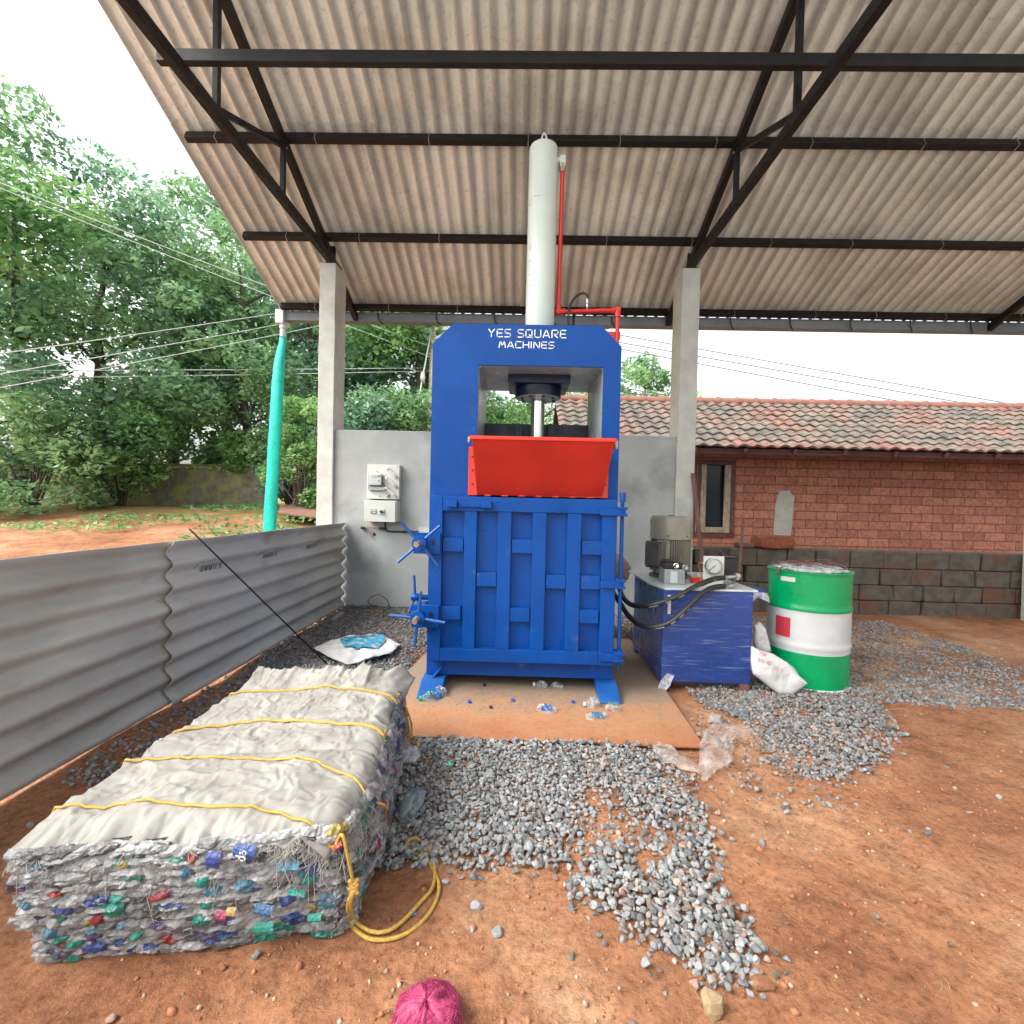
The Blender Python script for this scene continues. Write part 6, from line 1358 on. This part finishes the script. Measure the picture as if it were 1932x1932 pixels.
# ================================================================== TREES AND PLANTS
def leaves(n, clumps, seed, size, cols, flat=.0):
    """clumps: list of (centre, radius xyz). returns MB of leaf blades, numpy made"""
    R = np.random.RandomState(seed); C_ = np.array([c for c, r in clumps]); RA = np.array([r for c, r in clumps]); wts = RA.prod(1)**.66; wts /= wts.sum()
    idx = R.choice(len(clumps), n, p=wts); d = R.normal(size=(n, 3)); d /= np.linalg.norm(d, axis=1)[:, None]; rad_ = R.uniform(.45, 1.05, n)**.6
    P = C_[idx]+d*RA[idx]*rad_[:, None]
    # twig grouping
    tw = R.randint(0, n//7+1, n); P = P*.55+P[tw]*.0+.45*P; 
    a = R.normal(size=(n, 3)); a[:, 2] = a[:, 2]*.5-.25; a /= np.linalg.norm(a, axis=1)[:, None]
    nn = R.normal(size=(n, 3)); nn[:, 2] = abs(nn[:, 2])+.6; b = np.cross(a, nn); b /= np.linalg.norm(b, axis=1)[:, None]
    s = size*R.uniform(.6, 1.35, n)[:, None]
    v0 = P-a*s*.5; v1 = P+b*s*.24; v2 = P+a*s*.5; v3 = P-b*s*.24
    V = np.stack([v0, v1, v2, v3], 1).reshape(-1, 3); cc = np.array(cols); ci = R.randint(len(cols), size=len(clumps)); 
    base = cc[(ci[idx]+(R.uniform(size=n) < .3)*R.randint(0, len(cols), n)) % len(cols)]*R.uniform(.7, 1.3, (n, 1))
    col = np.repeat(np.concatenate([base, np.ones((n, 1))], 1), 4, 0)
    F = np.arange(4*n).reshape(-1, 4); return V, F, col
def npmesh(name, V, F, col, mt_, parent, org):
    me = bpy.data.meshes.new(name); V = V-np.array(org); me.vertices.add(len(V)); me.vertices.foreach_set('co', V.ravel().astype(np.float32)); me.loops.add(F.size); me.loops.foreach_set('vertex_index', F.ravel().astype(np.int32)); me.polygons.add(len(F)); me.polygons.foreach_set('loop_start', np.arange(0, F.size, F.shape[1], dtype=np.int32)); me.update(calc_edges=True)
    at = me.color_attributes.new('col', 'FLOAT_COLOR', 'POINT'); at.data.foreach_set('color', col.astype(np.float32).ravel()); me.materials.append(M[mt_])
    o = bpy.data.objects.new(name, me); C.objects.link(o)
    if parent is not None: o.parent = parent
    return o
G1 = [(.20, .36, .17), (.26, .44, .21), (.14, .27, .14), (.32, .50, .23)]
G2 = [(.22, .41, .14), (.29, .48, .18), (.15, .32, .12)]
G3 = [(.16, .31, .20), (.21, .38, .24), (.11, .24, .15), (.28, .45, .27)]
def tree(name, x, y, H, cr, seed, label, n=9000, size=.17, cols=G1, trunk_h=.35, group='trees behind the shed', lower=0.0):
    R = random.Random(seed); z0 = hgt(x, y)-.05; t = thing(name, label, 'tree', (x, y, z0), group); cl = []
    m = MB(); lean = Vector((R.uniform(-.3, .3), R.uniform(-.3, .3), 0)); base = Vector((x, y, z0))
    th = H*.78; pts = [base+lean*(k/6)*1.5+Vector((R.uniform(-.08, .08), R.uniform(-.08, .08), th*k/6)) for k in range(7)]
    m.tube(spline(pts, 3), list(np.linspace(.16*H/8, .03, 19)), 8)
    for k in range(16):
        f = R.uniform(trunk_h*.8, 1); p = pts[min(6, int(f*6))]; a = R.uniform(0, 6.28); L_ = cr*R.uniform(.5, 1.0)*(1.15-.4*f); e = p+Vector((math.cos(a)*L_, math.sin(a)*L_, L_*R.uniform(.1, .8)))
        m.tube(spline([p, p.lerp(e, .5)+Vector((0, 0, L_*.15)), e], 3), list(np.linspace(.05, .012, 7)), 5)
        for q in range(3):
            c_ = e+Vector((R.uniform(-.7, .7), R.uniform(-.7, .7), R.uniform(-.5, .7)))*cr*.28; r_ = R.uniform(.16, .33)*cr; cl.append((tuple(c_), (r_, r_, r_*.72)))
    for k in range(int(26+14*lower)):
        a = R.uniform(0, 6.28); rr_ = cr*math.sqrt(R.uniform(0, 1))*.95; f = R.uniform(trunk_h*(1-lower), 1); wd = math.sin(math.pi*min(1, max(.12, (f-trunk_h*(1-lower))/(1-trunk_h*(1-lower))*.8+.18)))
        c_ = base+Vector((math.cos(a)*rr_*wd, math.sin(a)*rr_*wd, H*f*.97)); r_ = R.uniform(.14, .30)*cr; cl.append((tuple(c_), (r_, r_, r_*.7)))
    m.build('trunk', 'trunk', t, smooth=True)
    V, F, col = leaves(n, cl, seed, size, cols); npmesh('crown', V, F, col, 'leaf', t, (x, y, z0)); return t
def at_(px, Y): return PY(px, 900, Y)[0]
T = [ # px, Y, H, crown radius, n, size, cols, trunk_h, lower, label
 (470, 13.0, 8.3, 2.3, 12000, .17, G1, .3, .4, 'tall leafy tree right above the mossy stone wall, left of the teal downpipe'),
 (585, 14.5, 9.2, 2.5, 12000, .17, G3, .3, .3, 'dark blue-green tree between the teal downpipe and the left column'),
 (690, 15.5, 9.0, 2.5, 13000, .18, G3, .28, .5, 'dense dark tree just right of the left column'),
 (765, 14.0, 6.6, 2.0, 14000, .16, G2, .1, .95, 'light green rounded tree behind the plastered wall, left of the power pole'),
 (870, 19, 6.3, 2.9, 11000, .2, G1, .2, .7, 'mid green tree seen behind the blue press head'),
 (985, 18, 5.6, 2.3, 12000, .17, G2, .1, .8, 'bright green tree seen through the opening of the press'),
 (1205, 17.5, 6.9, 2.2, 12000, .17, G1, .25, .5, 'pointed green tree above the tiled roof, right of the press'),
 (330, 14, 9.5, 2.7, 12000, .18, G1, .25, .5, 'tall tree behind the mossy wall, further left of the downpipe'),
 (190, 12, 9.0, 2.6, 12000, .17, G3, .25, .5, 'dark spreading tree beyond the left side of the shed'),
 (40, 11, 9.5, 2.6, 11000, .17, G1, .25, .5, 'leftmost tall tree beyond the open shed side'),
 (-130, 9.5, 8.5, 2.4, 9000, .17, G2, .25, .5, 'tree standing just outside the left edge of the view'),
 (640, 20, 12.5, 3.4, 12000, .22, G1, .35, .2, 'very tall tree rising behind the others over the left column'),
 (430, 20, 13.5, 3.6, 12000, .22, G3, .35, .2, 'very tall dark tree rising behind the others at the left'),
]
for i, (px, Y, H, cr, n, sz, cols, thh, low, lb) in enumerate(T):
    tree('broadleaf_tree', at_(px, Y), Y, H, cr, 100+i, lb, n, sz, cols, thh, lower=low)
def bush(px, Y, w_, h_, n, sz, cols, label, seed, z=None):
    x = at_(px, Y); z0 = hgt(x, Y) if z is None else z; t = thing('shrub', label, 'shrub', (x, Y, z0), 'shrubs behind the shed'); R = random.Random(seed); cl = []; m = MB()
    for k in range(14):
        a = R.uniform(0, 6.28); e = Vector((x+math.cos(a)*w_*.7*R.random(), Y+math.sin(a)*w_*.5*R.random(), z0+h_*R.uniform(.3, .9))); m.tube([(x+R.uniform(-.1, .1), Y, z0-.02), e], [.03, .008], 5); r_ = w_*R.uniform(.2, .42); cl.append((tuple(e), (r_, r_, r_*.8)))
    for k in range(12):
        a = R.uniform(0, 6.28); q = R.random()**.5; r_ = w_*R.uniform(.2, .36); cl.append(((x+math.cos(a)*w_*q*.85, Y+math.sin(a)*w_*q*.6, z0+h_*R.uniform(.1, .75)), (r_, r_, r_*.8)))
    m.build('stems', 'trunk', t, smooth=True); V, F, col = leaves(n, cl, seed, sz, cols); V[:, 2] = np.maximum(V[:, 2], z0); npmesh('foliage', V, F, col, 'leaf', t, (x, Y, z0))
bush(452, 12.3, 1.0, 1.5, 2600, .20, G2, 'broad pale-leaved shrub growing just over the mossy wall top', 1, 1.6)
bush(570, 10.4, .95, 2.6, 6500, .10, G2, 'fine-leaved green shrub standing between downpipe and left column', 2)
bush(545, 12, 1.2, 3.4, 6000, .12, G1, 'taller bushy shrub behind the downpipe', 3)
bush(680, 11, 1.4, 2.8, 6500, .12, G3, 'dark shrub peeking over the plastered wall beside the left column', 4)
bush(745, 11.5, 1.3, 2.9, 6500, .12, G1, 'green shrub over the plastered wall near the power pole', 5)
bush(960, 13, 1.9, 3.1, 8000, .12, G2, 'sunny green shrub seen low through the press opening', 6)
bush(230, 11, 1.6, 2.6, 6000, .13, G2, 'green shrub over the mossy wall far left', 7)
bush(60, 9.6, 1.5, 2.4, 6000, .13, G1, 'leafy shrub beside the shed at the far left edge', 8)
# coconut palm
def palm(px, Y, zc, label, seed):
    x = at_(px, Y); z0 = hgt(x, Y); t = thing('coconut_palm', label, 'palm tree', (x, Y, z0)); m = MB(); m.tube([(x, Y, z0), (x+.1, Y, (z0+zc)/2), (x, Y, zc)], [.16, .13, .11], 10); m.build('trunk', 'trunk', t, smooth=True); R = random.Random(seed)
    for k in range(15):
        a = k/15*6.28+R.uniform(-.2, .2); L_ = R.uniform(1.7, 2.3); up = R.uniform(.1, 1.0); m = MB(); c_ = (.14*R.uniform(.8, 1.3), .30*R.uniform(.8, 1.2), .06); sp = []
        for i in range(13):
            f = i/12; sp.append(Vector((x+math.cos(a)*L_*f, Y+math.sin(a)*L_*f, zc+up*L_*f-1.25*L_*f*f*.8)))
        m.tube(sp, .015, 5, col=c_)
        for i in range(1, 12):
            for q in range(3):
                p = sp[i].lerp(sp[i+1], q/3); dr_ = (sp[i+1]-sp[i]).normalized(); sd2 = dr_.cross(Vector((0, 0, 1))).normalized()
                for s_ in (-1, 1):
                    l = .52*math.sin(math.pi*(i/13*.85+.12)); e = p+sd2*s_*l*.75+Vector((0, 0, -l*.45))+dr_*l*.35; w_ = dr_*.016; m.add([p-w_, p+w_, e], [(0, 1, 2)], c_)
        m.build('frond', 'leaf', t)
palm(795, 15.2, 6.5, 'coconut palm with drooping yellow-green fronds behind the power pole', 3)
# mossy wall
m = MB(); a = at_(100, 12.0); b = at_(507, 12.0)
m.box(-14, b, 11.9, 12.3, .9, 2.12); o = m.build('mossy_wall', 'moss', bevel=.03, org=(a, 12, .9)); tag(o, 'old stone boundary wall with yellow-green moss along its top', 'wall')
m = MB(); m.grid(160, 5, lambda u, v: (-14+(b+14)*u, 11.86+.1*v+.01*fbm(u*60, 1, 1), 2.135-.10*(1-v)*(1+.8*fbm(u*70, 2, 2)))); m.build('moss_fringe', pmat('bright_moss', (.45, .47, .04), (.22, .26, .04), 14, .9, .8, 60), o)
m = MB(); a = PY(560, 958, 11.0); m.prism([(PY(525, 962, 9.6)[0], 9.6, 1.02), (PY(602, 975, 9.4)[0]+.6, 9.4, .9), (PY(602, 965, 10.4)[0]+.6, 10.4, 1.1), (PY(530, 955, 10.6)[0], 10.6, 1.16)], (0, 0, .05)); tag(m.build('stone_slab', pmat('reddish_slab', (.26, .13, .09), (.18, .10, .07), 8, .85, .3, 40), org=(-4, 10, 1), bevel=.01), 'flat reddish slab on the ground outside, left of the left column', 'slab')
V, F, col = leaves(2600, [((at_(px, Y), Y, hgt(at_(px, Y), Y)+.03), (rx, .8, .07)) for px, Y, rx in ((470, 9.0, .9), (560, 9.9, 1.0), (430, 8.4, .7), (590, 11.0, 1.1), (520, 11.4, 1.2), (300, 9.4, 1.4), (150, 8.6, 1.3), (470, 10.9, 1.5))], 9, .10, G2)
go = npmesh('grass', V, F, col, 'leaf', None, (0, 0, 0)); tag(go, 'patches of low grass and weeds on the red soil outside', 'grass', kind='stuff')
# ================================================================== POWER POLE AND WIRES
PYd = 13.0
pp = thing('power_pole', 'pale concrete power pole with steel crossarm and disc insulators left of the press', 'utility pole', tuple(PY(810, 900, PYd)))
def Q(x, y, Y=PYd): return Vector(PY(769.6+x*.1225, 592+y*.1225, Y))
bt = Q(330, 1900); tp = Q(402, -200)
m = MB(); m.tube([Vector((bt.x, PYd, .6)), tp], [.09, .065], 10); m.build('pole', pmat('pale_pole_concrete', (.50, .44, .36), (.38, .32, .26), 6, .8), pp, smooth=True)
m = MB(); m.bar(Q(150, 250), Q(640, 225), .07, .09); m.bar(Q(190, 265), Q(325, 400), .05, .07); m.bar(Q(330, 375), Q(450, 372), .1, .1); m.bar(Q(450, 372), Q(560, 300), .05, .06); m.build('crossarm', 'steel', pp)
for x, y in ((100, 285), (185, 175), (325, 185), (60, 250)):
    c = Q(x, y); m = MB(); prof = []
    for k in range(4): prof += [(.035, k*.045), (.10, k*.045+.012), (.105, k*.045+.022), (.035, k*.045+.03)]
    m.lathe(prof, c, 'x' if y > 200 else 'z', 14); m.build('insulator', pmat('brown_porcelain', (.16, .12, .11), None, rough=.2), pp, smooth=True)
m = MB(); m.tube([Q(365, 235, PYd-.15), Q(225, 985, PYd-.3), Q(90, 1780, PYd-.5), Q(70, 1900, PYd-.5)], .022, 6); m.lathe([(.05, -.14), (.07, 0), (.05, .14)], Q(228, 985, PYd-.3), 'z', 10); m.build('guy_wire', 'wire', pp, smooth=True)
def wire(a, b, label, sag=.15, r_=.012, mt_='wire'):
    a, b = Vector(a), Vector(b); m = MB(); pts = [a.lerp(b, k/14)-Vector((0, 0, sag*4*(k/14)*(1-k/14))) for k in range(15)]; m.tube(pts, r_, 5)
    tag(m.build('overhead_wire', mt_, smooth=True, org=tuple(a)), label, 'overhead wire', 'overhead power wires')
def P13(x, y, Y=13.0): return PY(x, y, Y)
def lw(y0, y1, xa=423, xb=805, Ya=8.5, Yb=13, ext=1.0, label='', sag=.1, r_=.008):
    a = Vector(PY(xa, y0, Ya)); b = Vector(PY(xb, y1, Yb)); wire(a+(a-b)*(ext+2.5), b, label, sag, r_)
lw(692, 694, label='upper of the close pair of pale wires crossing the trees at column mid height', Ya=11)
lw(702, 700, xb=810, label='lower of the close pair of pale wires crossing the trees at column mid height', Ya=11)
lw(572, 0, xa=423, xb=596, Ya=12, label='x') if False else None
for k, (y0, y1, lb) in enumerate(((600, 572, 'pale wire rising just below the roof eave at the left'), (625, 590, 'second wire below the eave at the left'), (645, 607, 'third wire below the eave, crossing the teal downpipe top'))):
    lw(y0, y1, xb=640, Ya=10, Yb=12.5, label=lb)
for k, (y0, y1, lb) in enumerate(((500, 532, 'topmost wire descending under the roof edge at the far left'), (515, 548, 'lower wire descending under the roof edge at the far left'))):
    a = Vector(PY(423, y0, 10)); b = Vector(PY(505, y1, 10.5)); wire(a+(a-b)*9, b+(b-a)*6, lb, .1, .008)
lw(592, 625, xa=730, xb=783, Ya=12.5, Yb=13, label='wire running down to the insulators at the pole head', ext=3, sag=.02)
def rw(x0, y0, x1, y1, label, Y0_=13, Y1_=13, r_=.009):
    a = Vector(PY(x0, y0, Y0_)); b = Vector(PY(x1, y1, Y1_)); d = b-a; wire(a-d*.5, b+d*1.5, label, 0.0, .011, pmat('dark_weathered_wire', (.10, .10, .105), None, rough=.7))
rw(1174, 633, 1509, 692, 'top wire crossing the white sky right of the press'); rw(1174, 647, 1509, 706, 'middle wire crossing the white sky right of the press'); rw(1178, 660, 1509, 722+14 - 14 + 0, 'bottom wire crossing the white sky right of the press')
rw(1176, 732, 1262, 746, 'upper wire passing in front of the pointed tree above the roof', 12.9, 12.9); rw(1176, 740, 1262, 750, 'middle wire passing in front of the pointed tree above the roof', 12.9, 12.9); rw(1176, 747, 1262, 761, 'lowest wire just above the roof ridge', 12.9, 12.9)
# tidy helper property
for o in bpy.data.objects:
    if '_o' in o: del o['_o']
